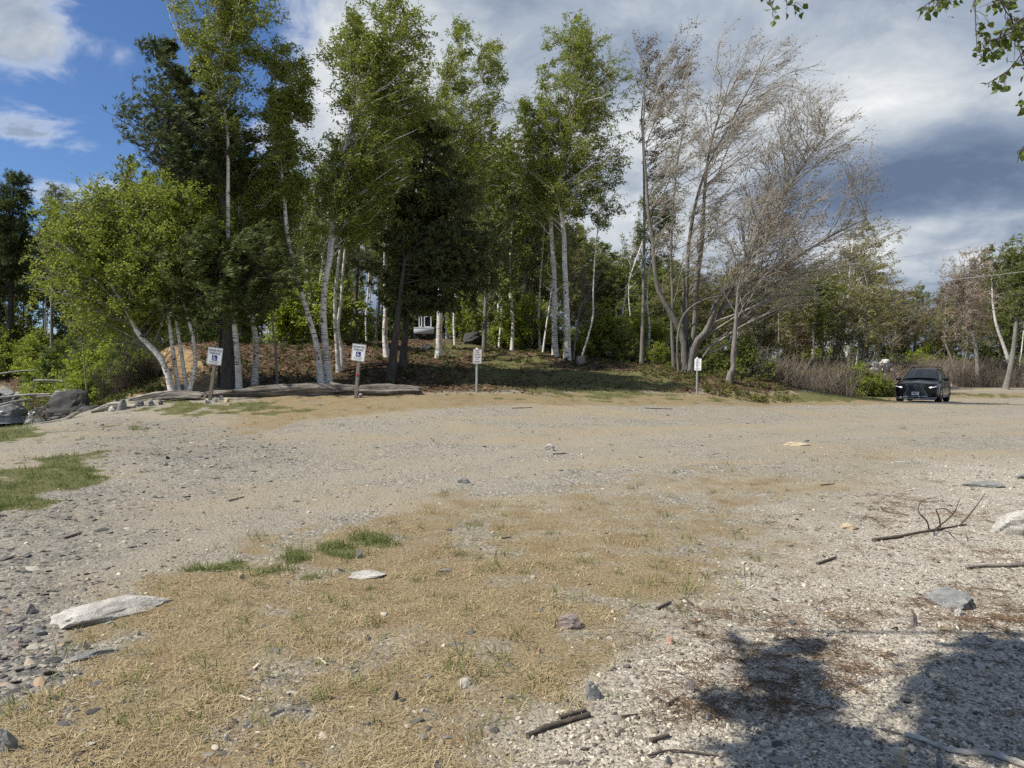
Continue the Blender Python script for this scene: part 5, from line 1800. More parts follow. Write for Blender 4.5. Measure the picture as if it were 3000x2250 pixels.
rock('boulder', 'dark cobble left under the brownish boulder', (P(155, 1238, 21.4)[0], 21.4, -.1), (.55, .5, .45), ROCK_SLATE, 107, .2, sink=.3)
for k, (u, d, s) in enumerate(((60, 50, 1.5), (112, 46, 1.6), (20, 53, 1.7), (150, 40, 1.4), (95, 54, 1.3), (-20, 50, 1.4), (128, 36, 1.1))):
    x = P(u, 1080, d)[0]
    rock('boulder', 'dark rock of the jumble along the far river bank', (x, d, max(H(x, d), WATER_Z - .1)), (s, s * .8, s * .7), ROCK_DARK if k % 2 else ROCK_GREY, 110 + k, k, group='rocks along the far river bank', base=ICO3, sink=.25)
rock('boulder', 'big shaded dark boulder beside the head of the grass path', (P(1390, 1010, 40)[0], 40, H(P(1390, 1010, 40)[0], 40)), (1.75, 1.3, 1.4), ROCK_DARK, 120, .4, sink=.3)
rock('boulder', 'low grey boulder at the left of the path top below the pale vehicle', (P(1250, 1030, 34)[0], 34, H(P(1250, 1030, 34)[0], 34)), (.75, .6, .42), ROCK_GREY, 121, .4, sink=.3)
rock('boulder', 'grey-brown boulder at the foot of the right straight birch', (P(1700, 1090, 31)[0], 31, H(P(1700, 1090, 31)[0], 31)), (.55, .5, .55), ROCK_PINK, 122, .4, sink=.3)
rock('boulder', 'tall pale-faced boulder between the birches above the bank', (P(1008, 980, 33)[0], 33, H(P(1008, 980, 33)[0], 33)), (.9, .7, 1.5), ROCK_GREY, 123, .4, sink=.2)


def stick(name, label, pts, r0, r1, mat, seed, twigs=(), lift=.012, group=None, cat='stick', lumps=.12):
    r = np.random.default_rng(seed)
    p = []
    for q in pts:
        gq = G(q[0], q[1]) if len(q) == 2 else G(q[0], q[1]) + (0, 0, q[2])
        p.append(gq + (0, 0, lift))
    p = np.array(p)
    base = p[0].copy()
    q = spline(p, 22)
    rad = np.linspace(r0, r1, 22) * (1 + r.normal(0, lumps, 22))
    g = Geo(); tube_geo(g, q, rad, 8, cap=True)
    t = thing(name, label, cat, base, group=group)
    obj('stem', g, mat, t, base)
    for tw in twigs:
        w = np.array([G(a, b) + (0, 0, lift + h) for a, b, h in tw])
        w = spline(w, 14)
        g = Geo(); tube_geo(g, w, np.linspace(r1 * 1.0, r1 * .4, 14), 5, cap=True)
        obj('twig', g, mat, t, base)
    return t


ST = 'dead sticks scattered on the ground'
stick('fallen_branch', 'fallen dead branch with upcurled side twigs in the gravel at the right', [(2558, 1586), (2640, 1574), (2700, 1562), (2760, 1552), (2830, 1540)], .017, .008, STICK, 1,
      [[(2722, 1556, 0), (2715, 1560, .10), (2690, 1570, .22), (2700, 1560, .30), (2740, 1555, .32)],
       [(2740, 1553, 0), (2780, 1570, .16), (2800, 1590, .30), (2810, 1590, .40)],
       [(2755, 1552, 0), (2752, 1560, .12), (2742, 1580, .27), (2770, 1590, .30), (2790, 1570, .2)],
       [(2812, 1542, 0), (2840, 1540, .10), (2860, 1550, .22), (2885, 1560, .37)]], cat='branch')
stick('bark_stick', 'broken dark bark-covered stick, the longer of a pair at bottom centre', [(1545, 2163), (1600, 2138), (1660, 2120), (1728, 2100)], .013, .012, STICK, 2, group=ST)
stick('bark_stick', 'shorter peeling stick above the longer one at bottom centre', [(1640, 2108), (1680, 2096), (1716, 2087)], .011, .009, STICK, 3, group=ST)
stick('root', 'long pale root snaking out of the shade at lower right', [(2650, 2158), (2700, 2172), (2760, 2198), (2830, 2212), (2900, 2215), (2990, 2245), (3060, 2270)], .009, .016, DRIFT_PALE, 4, cat='root')
stick('root', 'half-buried root end at the right edge below the pale boulder', [(2830, 1668), (2880, 1662), (2940, 1662), (3040, 1655)], .008, .022, DRIFT, 5, cat='root')
for k, (pts, r0, lab) in enumerate([
    ([(2395, 1655), (2450, 1636)], .012, 'short weathered stick lying in the foreground right of centre'),
    ([(1925, 1788), (1965, 1768)], .010, 'grey stick stub in the pebbles of the middle foreground'),
    ([(2003, 1757), (2030, 1775)], .009, 'short brown stick among white pebbles right of the stick stub'),
    ([(2560, 1606), (2598, 1613)], .009, 'pale short stick just below the fallen branch'),
    ([(2580, 1488), (2600, 1502), (2660, 1512)], .008, 'crooked twig left of the fallen branch curls'),
    ([(1905, 2177), (1960, 2160)], .010, 'smooth grey stick in the gravel near the bottom'),
    ([(1820, 2106), (1868, 2100)], .006, 'thin brown twig in the gravel right of the bark stick pair'),
    ([(1900, 2222), (1970, 2206), (2105, 2222)], .006, 'long thin twig near the bottom edge'),
    ([(1955, 2070), (1990, 2048)], .007, 'bent little twig above the smooth grey stick'),
    ([(1620, 1332), (1660, 1330)], .012, 'dark stick lying in the gravel road'),
    ([(670, 1470), (715, 1458)], .010, 'grey stick on the left part of the gravel road'),
    ([(188, 1580), (235, 1565)], .012, 'dark stick at the left edge of the gravel road'),
    ([(2405, 1423), (2445, 1420)], .009, 'thin dark stick on the dry ground in the right middle'),
    ([(1500, 1197), (1560, 1195)], .012, 'thin stick at the far edge of the gravel road'),
    ([(1890, 1197), (1970, 1199)], .014, 'long thin stick at the far gravel edge before the maple'),
    ([(2620, 1355), (2668, 1358)], .012, 'pale broken stick on the right part of the lot'),
    ([(355, 1930), (440, 1917)], .003, 'bleached straw stem beside the white granite slab'),
    ([(1470, 1580), (1497, 1577)], .008, 'short orange wood splinter in the dry grass')]):
    stick('stick', lab, pts, r0, r0 * .7, STICK if 'pale' not in lab and 'bleached' not in lab else DRIFT_PALE, 30 + k, group=ST)
WOODCHIP = plain('wood_chip', (.62, .55, .42), .8, noise=(30, .2))
for k, (a, b, w, lab) in enumerate([((704, 2045), (735, 2056), .011, 'white wood splinter by the slate patch'), ((933, 1932), (956, 1950), .010, 'white wood splinter in the dry grass'),
                                    ((1925, 1968), (1958, 1969), .012, 'square cream wood chip near the left tree shadow'), ((743, 1965), (757, 1950), .014, 'oval bark flake in the dry grass at the left'),
                                    ((1985, 1956), (2006, 1975), .005, 'thin pale splinter right of the cream wood chip'), ((237, 2070), (256, 2066), .008, 'pale chip in the lower left grass')]):
    p0, p1 = G(*a), G(*b)
    dv = nrm(p1 - p0); s = np.cross(dv, (0, 0, 1.0)) * w / 2
    g = Geo()
    up = np.array([0, 0, .006])
    lo = [p0 - s, p0 + s * .8, p1 + s, p1 - s * .7]
    v = np.array([q + (0, 0, .008) for q in lo] + [q + (0, 0, .008) + up for q in lo])
    g.add(v, np.array([(0, 3, 2, 1), (4, 5, 6, 7), (0, 1, 5, 4), (1, 2, 6, 5), (2, 3, 7, 6), (3, 0, 4, 7)]), 0, False)
    c = (p0 + p1) / 2
    o = obj('wood_chip', g, WOODCHIP, None, c); o.location = tuple(c)
    tag(o, lab, 'wood chip', 'pale wood chips on the ground')

# foam behind the river boulder
def foam():
    r = np.random.default_rng(6)
    m = plain('foam', (.8, .82, .82), .6)
    g = Geo()
    c = P(40, 1185, 33.6)
    for k in range(110):
        p = np.array([c[0] + r.normal(.25, .5), 33.6 + r.normal(.2, .35), WATER_Z + abs(r.normal(.05, .13))])
        g.add(stone_shape(r, ICO1, 3, .6) * r.uniform(.03, .11) + p, ICO1[1], 0, True)
    obj('white_water', g, m, kind='stuff')


foam()

# ------------------------------------------------------------------ signs
SIGN_WHITE = plain('sign_white', (.72, .73, .72), .45, noise=(5, .06))
SIGN_EDGE = plain('sign_edge', (.55, .54, .50), .5)
INK_NAVY = plain('navy_ink', (.012, .02, .10), .5)
INK_BLACK = plain('black_ink', (.015, .015, .017), .5)
INK_RED = plain('dark_red_ink', (.16, .02, .035), .5)
SIGN_BLUE = plain('sign_blue', (.008, .018, .19), .45)
POST_WOOD = bark('post_wood', (.11, .095, .08), (.30, .265, .22), (16, 16, 1.5))
POST_METAL = plain('galvanized_post', (.42, .44, .45), .45, .5, noise=(9, .2))
CAP_WHITE = plain('white_cap', (.80, .79, .74), .5)
RED_DOT = plain('red_reflector', (.42, .008, .015), .3)


def rounded_plate(w, h, rad, t, y0=0.0, z0=0.0, n=5):
    pts = []
    for cx, cz, a0 in ((w / 2 - rad, h / 2 - rad, 0), (-w / 2 + rad, h / 2 - rad, 90), (-w / 2 + rad, -h / 2 + rad, 180), (w / 2 - rad, -h / 2 + rad, 270)):
        for k in range(n):
            a = math.radians(a0 + 90 * k / (n - 1))
            pts.append((cx + rad * math.cos(a), cz + rad * math.sin(a)))
    return np.array(pts)


def slab(g, pts, y0, y1, z0=0.0, mat=0):
    """extrude a convex outline (x,z) between two y planes"""
    k = len(pts)
    f = np.c_[pts[:, 0], np.full(k, y0), pts[:, 1] + z0]; b = np.c_[pts[:, 0], np.full(k, y1), pts[:, 1] + z0]
    cf = np.r_[f.mean(0)[None]]; cb = np.r_[b.mean(0)[None]]
    v = np.vstack([f, b, cf, cb])
    i = np.arange(k); j = (i + 1) % k
    g.add(v, np.c_[i, j, j + k, i + k][:, ::-1], mat, False)
    g.add(v, np.vstack([np.c_[i, j, np.full(k, 2 * k)], np.c_[j + k, i + k, np.full(k, 2 * k + 1)]]), mat, False)


def ring_band(g, outer, inner, y, z0=0.0, mat=0):
    k = len(outer)
    v = np.vstack([np.c_[outer[:, 0], np.full(k, y), outer[:, 1] + z0], np.c_[inner[:, 0], np.full(k, y), inner[:, 1] + z0]])
    i = np.arange(k); j = (i + 1) % k
    g.add(v, np.c_[i, j, j + k, i + k], mat, False)


def lettering(body, width, hgt, mat, parent, loc, name='lettering', rot=(math.pi / 2, 0, 0)):
    cu = bpy.data.curves.new('txt', 'FONT')
    cu.body = body; cu.align_x = 'CENTER'; cu.align_y = 'CENTER'; cu.extrude = 0.0; cu.offset = .012
    cu.size = 1.0
    o = bpy.data.objects.new('txt', cu)
    COL.objects.link(o)
    bpy.context.view_layer.update()
    me = bpy.data.meshes.new_from_object(o.evaluated_get(bpy.context.evaluated_depsgraph_get()))
    bpy.data.objects.remove(o); bpy.data.curves.remove(cu)
    co = np.empty(len(me.vertices) * 3, np.float32); me.vertices.foreach_get('co', co); co = co.reshape(-1, 3)
    mn, mx = co.min(0), co.max(0)
    co[:, 0] = (co[:, 0] - (mn[0] + mx[0]) / 2) * width / (mx[0] - mn[0])
    co[:, 1] = (co[:, 1] - (mn[1] + mx[1]) / 2) * hgt / (mx[1] - mn[1])
    me.vertices.foreach_set('co', co.ravel()); me.update()
    me.materials.clear(); me.materials.append(mat); me.name = name
    t = put(name, me, parent)
    t.location = loc; t.rotation_euler = rot
    return t


def pictogram(parent, s, z):
    """white wheelchair figure on a blue square"""
    g = Geo(); slab(g, np.array([(s / 2, s / 2), (-s / 2, s / 2), (-s / 2, -s / 2), (s / 2, -s / 2)]), -.0055, -.0030, z)
    obj('blue_square', g, SIGN_BLUE, parent)
    g = Geo(); y = -.0075
    def strip(pts, w):
        p = np.array(pts, float) * s; tg = nrm(np.gradient(p, axis=0)); n = np.c_[-tg[:, 1], tg[:, 0]] * w * s / 2
        k = len(p)
        v = np.vstack([np.c_[(p + n)[:, 0], np.full(k, y), (p + n)[:, 1] + z], np.c_[(p - n)[:, 0], np.full(k, y), (p - n)[:, 1] + z]])
        i = np.arange(k - 1)
        g.add(v, np.c_[i, i + k, i + k + 1, i + 1], 0, False)
    a = np.radians(np.linspace(100, 350, 26))
    strip(np.c_[-.07 + .23 * np.cos(a), -.13 + .23 * np.sin(a)], .075)
    strip([(-.13, .25), (-.11, .10), (-.09, -.02)], .10)
    strip([(-.10, .04), (.10, .04)], .06)
    strip([(-.09, -.03), (.09, -.03), (.15, -.12), (.22, -.28)], .085)
    strip([(.20, -.28), (.33, -.24)], .07)
    a = np.linspace(0, 2 * math.pi, 13)[:-1]
    k = len(a)
    v = np.vstack([np.c_[-.145 * s + .068 * s * np.cos(a), np.full(k, y), .34 * s + .068 * s * np.sin(a) + z], [[-.145 * s, y, .34 * s + z]]])
    g.add(v, np.array([[i, (i + 1) % k, k] for i in range(k)]), 0, False)
    obj('wheelchair_symbol', g, SIGN_WHITE, parent)


def reserved_sign(label, u, vb, d, vt, lean, plate_tilt, w, h, dot, rz=0.0):
    base = ground_px(u, vb, d)
    top_z = (vb - vt) / K / F * d
    t = thing('parking_sign', label, 'sign', base, (0, lean, rz), 'blue and white reserved parking signs')
    g = Geo()
    box_geo(g, (0, .05, (top_z - .06) / 2 - .15), (.092, .092, top_z - .06 + .3))
    obj('post', g, POST_WOOD, t)
    pl = Geo(); slab(pl, rounded_plate(w, h, .02, 0), -.0025, .0025)
    p = obj('sign_plate', pl, SIGN_WHITE, t)
    p.location = (-.02, 0, top_z - h / 2); p.rotation_euler = (0, plate_tilt - lean, 0)
    g = Geo(); ring_band(g, rounded_plate(w * .955, h * .965, .018, 0), rounded_plate(w * .925, h * .94, .014, 0), -.0045)
    obj('border', g, INK_NAVY, p)
    lettering('RESERVED', w * .84, h * .135, INK_NAVY, p, (0, -.0052, h * .335))
    lettering('PARKING', w * .70, h * .135, INK_NAVY, p, (0, -.0052, h * .165))
    pictogram(p, h * .30, -h * .10)
    lettering('SPECIAL PLATE OR PERMIT', w * .66, h * .045, INK_BLACK, p, (0, -.0052, -h * .32))
    lettering('FINE $200 MINIMUM', w * .46, h * .045, INK_BLACK, p, (0, -.0052, -h * .395))
    if dot:
        a = np.linspace(0, 2 * math.pi, 17)[:-1]
        g = Geo(); slab(g, np.c_[.037 * np.cos(a), .037 * np.sin(a)], -.012, .006, top_z * .43)
        obj('reflector', g, RED_DOT, t)
    return t


reserved_sign('leaning reserved parking sign on a grey wooden post by the triple birch', 613, 1167, 21.0, 1011, math.radians(8.2), math.radians(7.2), .43, .51, False, .08)
reserved_sign('leaning reserved parking sign whose wooden post bears a red dot, between the logs', 1041, 1166, 21.0, 1007, math.radians(5.2), math.radians(7), .415, .50, True, -.1)


def turn_sign(label, u, vb, d, vt, w, h, rz, flip, pr):
    base = ground_px(u, vb, d)
    top_z = (vb - vt) / K / F * d
    t = thing('no_parking_sign', label, 'sign', base, (0, math.radians(.6), 0), 'white turn around signs')
    g = Geo()
    zz = np.linspace(-.3, top_z - .05, 8)
    tube_geo(g, np.c_[zz * 0, zz * 0 + pr + .006, zz], np.full(8, pr), 14, cap=True)
    obj('post', g, POST_METAL, t)
    g = Geo(); tube_geo(g, np.array([(0, pr + .006, top_z - .05), (0, pr + .006, top_z - .012), (0, pr + .006, top_z)]), np.array([pr * 1.15, pr * 1.15, pr * .8]), 14, cap=True)
    obj('post_cap', g, CAP_WHITE, t)
    pl = Geo(); slab(pl, rounded_plate(w, h, .035, 0, n=7), -.002, .002)
    p = obj('sign_plate', pl, SIGN_WHITE, t)
    p.location = (0.015, -.001, top_z - .035 - h / 2); p.rotation_euler = (0, math.radians(1.5), rz)
    g = Geo(); ring_band(g, rounded_plate(w * .955, h * .975, .03, 0, n=7), rounded_plate(w * .925, h * .955, .026, 0, n=7), -.0045)
    obj('border', g, INK_RED, p)
    for txt, ww, z in (('BOAT', .40, .395), ('TURN', .38, .265), ('AROUND', .64, .125), ('NO', .24, -.205), ('PARKING', .70, -.36)):
        lettering(txt, w * ww, h * .085, INK_RED, p, (0, -.0048, h * z))
    g = Geo(); s = -1 if flip else 1
    y = -.0048; L = w * .30
    v = np.array([(-L, y, -.008), (L * .6, y, -.008), (L * .6, y, .008), (-L, y, .008), (L * .55, y, -.026), (L * 1.05, y, 0), (L * .55, y, .026)]) * (s, 1, 1) + (0, 0, -h * .045)
    g.add(v, np.array([(0, 1, 2, 3)]), 0, False); g.add(v, np.array([(4, 5, 6)]), 0, False)
    obj('arrow', g, INK_BLACK, p)
    return t


turn_sign('white turn around no parking sign with right arrow at the foot of the grass path', 1396, 1150, 23.0, 1020, .285, .475, .10, False, .038)
turn_sign('farther white turn around no parking sign with left arrow before the maple mound', 2042, 1155, 26.0, 1048, .27, .445, -.62, True, .034)

# ------------------------------------------------------------------ the parked car
PAINT = plain('black_paint', (.006, .006, .008), .2, 0, .3)
PAINT.node_tree.nodes['Principled BSDF'].inputs['Coat Weight'].default_value = .35
PAINT.node_tree.nodes['Principled BSDF'].inputs['Coat Roughness'].default_value = .04
GLASS = plain('car_glass', (.012, .014, .016), .04, 0, .7)
TRIM = plain('black_trim', (.014, .014, .015), .5)
CHROME = plain('chrome', (.42, .42, .42), .3, 1.0)
TYRE = plain('tyre_rubber', (.016, .016, .016), .85)
RIM = plain('wheel_rim', (.20, .20, .21), .35, .8)
LAMP_DARK = plain('lamp_housing', (.02, .02, .024), .08)
LAMP_WHITE = plain('lamp_light', (.85, .87, .9), .3, emit=((1, 1, 1), .9))
PLATE_W = plain('licence_plate', (.66, .66, .66), .5)
GREY_PLASTIC = plain('grey_lower_trim', (.16, .16, .165), .5)


def loft(g, secs, ny, mat=0, mirror=True):
    """secs: list of (y, [(x,z)...]) half sections, smoothed along y and mirrored"""
    ys = np.array([s[0] for s in secs]); A = np.array([s[1] for s in secs], float)
    m = A.shape[1]
    flat = np.c_[ys, A.reshape(len(secs), -1)]
    q = spline(flat, ny)
    y = q[:, 0]; A = q[:, 1:].reshape(ny, m, 2)
    # finer along the section
    B = np.array([spline(a, m * 3 - 2) for a in A]); m2 = B.shape[1]
    right = np.stack([B[:, :, 0], np.repeat(y[:, None], m2, 1), B[:, :, 1]], -1)
    left = right[:, ::-1] * np.array([-1, 1, 1])
    v = np.concatenate([right, left[:, 1:]], 1)
    k = v.shape[1]
    i = np.arange(ny - 1)[:, None]; j = np.arange(k - 1)[None, :]
    f = np.stack([i * k + j, i * k + j + 1, (i + 1) * k + j + 1, (i + 1) * k + j], -1).reshape(-1, 4)
    g.add(v.reshape(-1, 3), f, mat, True)
    return v


def quad_panel(g, c, nx=8, nz=6, bow=(0, 0, 0), mat=0, thick=None):
    """bilinear panel between four corners, bowed outward"""
    c = np.asarray(c, float)
    s, t = np.meshgrid(np.linspace(0, 1, nx), np.linspace(0, 1, nz))
    s, t = s[..., None], t[..., None]
    p = c[0] * (1 - s) * (1 - t) + c[1] * s * (1 - t) + c[2] * s * t + c[3] * (1 - s) * t
    p = p + np.asarray(bow, float) * (4 * s * (1 - s))
    i = np.arange(nz - 1)[:, None]; j = np.arange(nx - 1)[None, :]
    f = np.stack([i * nx + j, i * nx + j + 1, (i + 1) * nx + j + 1, (i + 1) * nx + j], -1).reshape(-1, 4)
    g.add(p.reshape(-1, 3), f, mat, True)


def prism_xz(g, pts, y0, y1, mat=0, ybow=0.0):
    """outline in x,z extruded along y; ybow sets the face back toward its sides"""
    p = np.array(pts, float); k = len(p)
    bow = ybow * 16 * np.maximum(0, np.abs(p[:, 0]) - .6) ** 2
    f0 = np.c_[p[:, 0], y0 + bow, p[:, 1]]; f1 = np.c_[p[:, 0], y1 + bow, p[:, 1]]
    c0, c1 = f0.mean(0), f1.mean(0)
    v = np.vstack([f0, f1, [c0, c1]])
    i = np.arange(k); j = (i + 1) % k
    g.add(v, np.c_[i, j, j + k, i + k], mat, False)
    g.add(v, np.vstack([np.c_[j, i, np.full(k, 2 * k)], np.c_[i + k, j + k, np.full(k, 2 * k + 1)]]), mat, False)


def build_car():
    L2 = 2.445
    c = P(2706, 1177, 35.6)
    t = thing('parked_car', 'black sport utility car with roof rack parked on the gravel at the right', 'car', (c[0], 35.6, H(c[0], 35.6) - .01), (0, 0, math.radians(-38)))
    # lower body
    secs = [
        (0.00, [(0, .30), (.55, .30), (.66, .42), (.70, .60), (.68, .78), (.58, .90), (0, .94)]),
        (0.10, [(0, .24), (.72, .25), (.83, .40), (.86, .62), (.82, .83), (.70, .95), (0, 1.00)]),
        (0.40, [(0, .22), (.80, .24), (.91, .42), (.935, .66), (.90, .88), (.78, 1.00), (0, 1.07)]),
        (0.95, [(0, .23), (.84, .25), (.93, .42), (.945, .70), (.91, .94), (.80, 1.06), (0, 1.13)]),
        (1.50, [(0, .24), (.85, .25), (.935, .42), (.945, .74), (.91, .98), (.82, 1.10), (0, 1.17)]),
        (2.50, [(0, .24), (.85, .25), (.93, .42), (.94, .76), (.90, 1.00), (.80, 1.10), (0, 1.12)]),
        (3.70, [(0, .24), (.85, .26), (.935, .44), (.945, .78), (.90, 1.04), (.80, 1.12), (0, 1.14)]),
        (4.50, [(0, .32), (.80, .34), (.90, .5), (.91, .80), (.86, 1.06), (.76, 1.12), (0, 1.13)]),
        (4.86, [(0, .42), (.62, .44), (.74, .55), (.78, .80), (.74, 1.02), (.66, 1.08), (0, 1.10)]),
    ]
    secs = [(y - L2, s) for y, s in secs]
    g = Geo()
    v = loft(g, secs, 44)
    for e in (0, -1):
        cap = np.vstack([v[e], v[e].mean(0)[None]])
        k = len(v[e])
        ff = np.array([[i, i + 1, k] for i in range(k - 1)])
        g.add(cap, ff[:, ::-1] if e == 0 else ff, 0, True)
    # cabin
    cab = [
        (1.42, [(.83, 1.06), (.80, 1.10), (.78, 1.13), (.70, 1.14), (0, 1.16)]),
        (1.85, [(.835, 1.06), (.78, 1.24), (.70, 1.37), (.60, 1.395), (0, 1.42)]),
        (2.32, [(.84, 1.06), (.76, 1.36), (.645, 1.58), (.53, 1.625), (0, 1.655)]),
        (2.90, [(.84, 1.06), (.755, 1.38), (.63, 1.63), (.52, 1.67), (0, 1.69)]),
        (3.70, [(.84, 1.06), (.755, 1.38), (.62, 1.60), (.52, 1.645), (0, 1.67)]),
        (4.35, [(.82, 1.06), (.74, 1.30), (.62, 1.48), (.52, 1.52), (0, 1.55)]),
        (4.78, [(.74, 1.06), (.68, 1.12), (.60, 1.16), (.52, 1.17), (0, 1.18)]),
    ]
    loft(g, [(y - L2, s) for y, s in cab], 36)
    # bonnet creases
    body = obj('body', g, PAINT, t)
    # glass
    def yy(a): return a - L2
    g = Geo(); quad_panel(g, [(-.735, yy(1.50), 1.185), (.735, yy(1.50), 1.185), (.585, yy(2.24), 1.60), (-.585, yy(2.24), 1.60)], 12, 8, (0, -.085, .045))
    obj('windshield', g, GLASS, t)
    for s in (1, -1):
        g = Geo()
        quad_panel(g, [(s * .842, yy(1.95), 1.10), (s * .848, yy(2.95), 1.11), (s * .672, yy(2.95), 1.575), (s * .675, yy(2.38), 1.53)], 6, 5, (s * .012, 0, .004))
        obj('front_side_window', g, GLASS, t)
        g = Geo()
        quad_panel(g, [(s * .848, yy(3.02), 1.11), (s * .846, yy(3.95), 1.13), (s * .690, yy(3.85), 1.53), (s * .668, yy(3.02), 1.575)], 6, 5, (s * .012, 0, .004))
        obj('rear_side_window', g, GLASS, t)
        # chrome strip under the windows
        g = Geo(); tube_geo(g, np.array([(s * .86, yy(1.75), 1.085), (s * .866, yy(2.6), 1.09), (s * .862, yy(3.9), 1.11)]), np.full(3, .011), 6); obj('window_trim', g, CHROME, t)
        # mirror
        m = Geo()
        m.add(stone_shape(np.random.default_rng(3), ICO3, 0, 1, 0) * (.13, .085, .08) + (s * 1.03, yy(1.80), 1.155), ICO3[1])
        mo = obj('side_mirror', m, PAINT, t)
        m = Geo(); tube_geo(m, np.array([(s * .85, yy(1.82), 1.07), (s * .95, yy(1.81), 1.10), (s * 1.0, yy(1.80), 1.12)]), np.full(3, .028), 6); obj('mirror_arm', m, GREY_PLASTIC, mo)
        # headlamp: dark swept housing with a bright L
        h = Geo()
        prism_xz(h, [(s * .53, .80), (s * .60, .74), (s * .72, .765), (s * .875, .86), (s * .885, .93), (s * .76, .905), (s * .62, .86)][::s], yy(-.045), yy(.2), 0, .10)
        ho = obj('headlight', h, LAMP_DARK, t)
        h = Geo()
        prism_xz(h, [(s * .545, .795), (s * .60, .750), (s * .66, .775), (s * .69, .80), (s * .66, .835), (s * .625, .825)][::s], yy(-.058), yy(-.03), 0, .10)
        prism_xz(h, [(s * .665, .775), (s * .86, .835), (s * .865, .850), (s * .68, .805)][::s], yy(-.06), yy(-.03), 0, .10)
        obj('lamp', h, LAMP_WHITE, ho)
        # corner intake line
        h = Geo(); tube_geo(h, np.array([(s * .885, yy(.10), .70), (s * .875, yy(.09), .56), (s * .84, yy(.06), .47)]), np.full(3, .008), 6); obj('corner_trim', h, CHROME, t)
        # doors: thin raised panels with handles
        for a, b2, nm in ((1.78, 2.96, 'front_door'), (2.99, 3.98, 'rear_door')):
            h = Geo()
            quad_panel(h, [(s * .945, yy(a), .44), (s * .945, yy(b2), .45), (s * .918, yy(b2), .985), (s * .922, yy(a), .965)], 6, 6, (s * .016, 0, 0))
            do = obj(nm, h, PAINT, t)
            h = Geo(); tube_geo(h, np.array([(s * .945, yy(b2 - .32), .90), (s * .965, yy(b2 - .22), .905), (s * .945, yy(b2 - .10), .91)]), np.full(3, .014), 6); obj('door_handle', h, CHROME, do)
        h = Geo(); box_geo(h, (s * .915, yy(2.45), .32), (.06, 1.75, .10)); obj('sill', h, GREY_PLASTIC, t)
        # wheels
        for wy, nm in ((.98, 'front'), (3.77, 'rear')):
            a = np.linspace(0, 2 * math.pi, 33)[:-1]
            prof = [(.19, .12), (.225, .22), (.22, .25), (.31, .26), (.36, .235), (.375, .19), (.375, .05), (.36, .0), (.24, .0)]
            cx = s * .69
            vv = np.array([[(cx + s * (w - .0), yy(wy) + rr * math.cos(q), .375 + rr * math.sin(q)) for q in a] for rr, w in prof])
            k = len(a); n = len(prof)
            i = np.arange(n - 1)[:, None]; j = np.arange(k)[None, :]; j2 = (j + 1) % k
            f = np.stack([i * k + j, i * k + j2, (i + 1) * k + j2, (i + 1) * k + j], -1).reshape(-1, 4)
            g = Geo(); g.add(vv.reshape(-1, 3), f, 0, True)
            wo = obj('wheel', g, TYRE, t)
            g = Geo()
            hub = (cx + s * .225, yy(wy), .375)
            for q in range(10):
                an = q * math.pi / 5
                dv = np.array([0, math.cos(an), math.sin(an)])
                tube_geo(g, np.array([np.array(hub) + dv * .03, np.array(hub) + dv * .225 + (s * .01, 0, 0)]), np.array([.022, .016]), 5)
            tube_geo(g, np.array([(hub[0] - s * .03, hub[1], hub[2]), (hub[0] + s * .012, hub[1], hub[2])]), np.array([.06, .055]), 12, cap=True)
            obj('rim', g, RIM, wo)
            # arch lip
            g = Geo(); aa = np.linspace(-.15, math.pi + .15, 22)
            tube_geo(g, np.c_[np.full(22, s * .93), yy(wy) + .43 * np.cos(aa), .375 + .43 * np.sin(aa)], np.full(22, .032), 6); obj('wheel_arch', g, TRIM, t)
            g = Geo(); prism = np.c_[.405 * np.cos(a), .405 * np.sin(a)]
            vv = np.vstack([np.c_[np.full(k, s * .905), yy(wy) + prism[:, 0], .40 + prism[:, 1]], [[s * .905, yy(wy), .40]]])
            g.add(vv, np.array([[q, (q + 1) % k, k] for q in range(k)]), 0, False); obj('wheel_well', g, TRIM, t)
    # spindle grille
    half = [(0, .895), (.40, .895), (.345, .80), (.30, .735), (.345, .66), (.46, .50), (.52, .36), (.46, .335), (0, .335)]
    full = half + [(-x, z) for x, z in half[::-1][1:-1]]
    g = Geo(); prism_xz(g, full[::-1], yy(-.06), yy(.16), 0, .10); go = obj('grille', g, TRIM, t)
    g = Geo()
    for z in np.arange(.38, .88, .052):
        w = np.interp(z, [.335, .36, .50, .66, .735, .80, .895], [.46, .52, .46, .345, .30, .345, .40]) - .02
        x = np.linspace(-w, w, 7)
        tube_geo(g, np.c_[x, yy(-.064) + 0 * x, np.full(7, z)], np.full(7, .007), 4)
    obj('grille_bars', g, GREY_PLASTIC, go)
    g = Geo()
    for s in (1, -1):
        p = np.array([(.41, .90), (.345, .80), (.30, .735), (.345, .66), (.46, .50), (.52, .355)])
        tube_geo(g, np.c_[p[:, 0] * s, yy(-.068) + 0 * p[:, 0], p[:, 1]], np.full(6, .013), 6)
    x = np.linspace(-.41, .41, 9); tube_geo(g, np.c_[x, yy(-.068) + 0 * x, np.full(9, .90)], np.full(9, .008), 6)
    x = np.linspace(-.52, .52, 9); tube_geo(g, np.c_[x, yy(-.068) + 0 * x, np.full(9, .345)], np.full(9, .016), 6)
    obj('grille_frame', g, CHROME, t)
    g = Geo(); x = np.linspace(-.86, .86, 15); tube_geo(g, np.c_[x, yy(-.06) + .22 * x ** 4, .30 - .035 * (np.abs(x) < .5)], np.full(15, .022), 6); obj('bumper_trim', g, CHROME, t)
    g = Geo(); x = np.linspace(-.80, .80, 15); tube_geo(g, np.c_[x, yy(-.02) + .22 * x ** 4, np.full(15, .245)], np.full(15, .05), 6); obj('lower_bumper', g, GREY_PLASTIC, t)
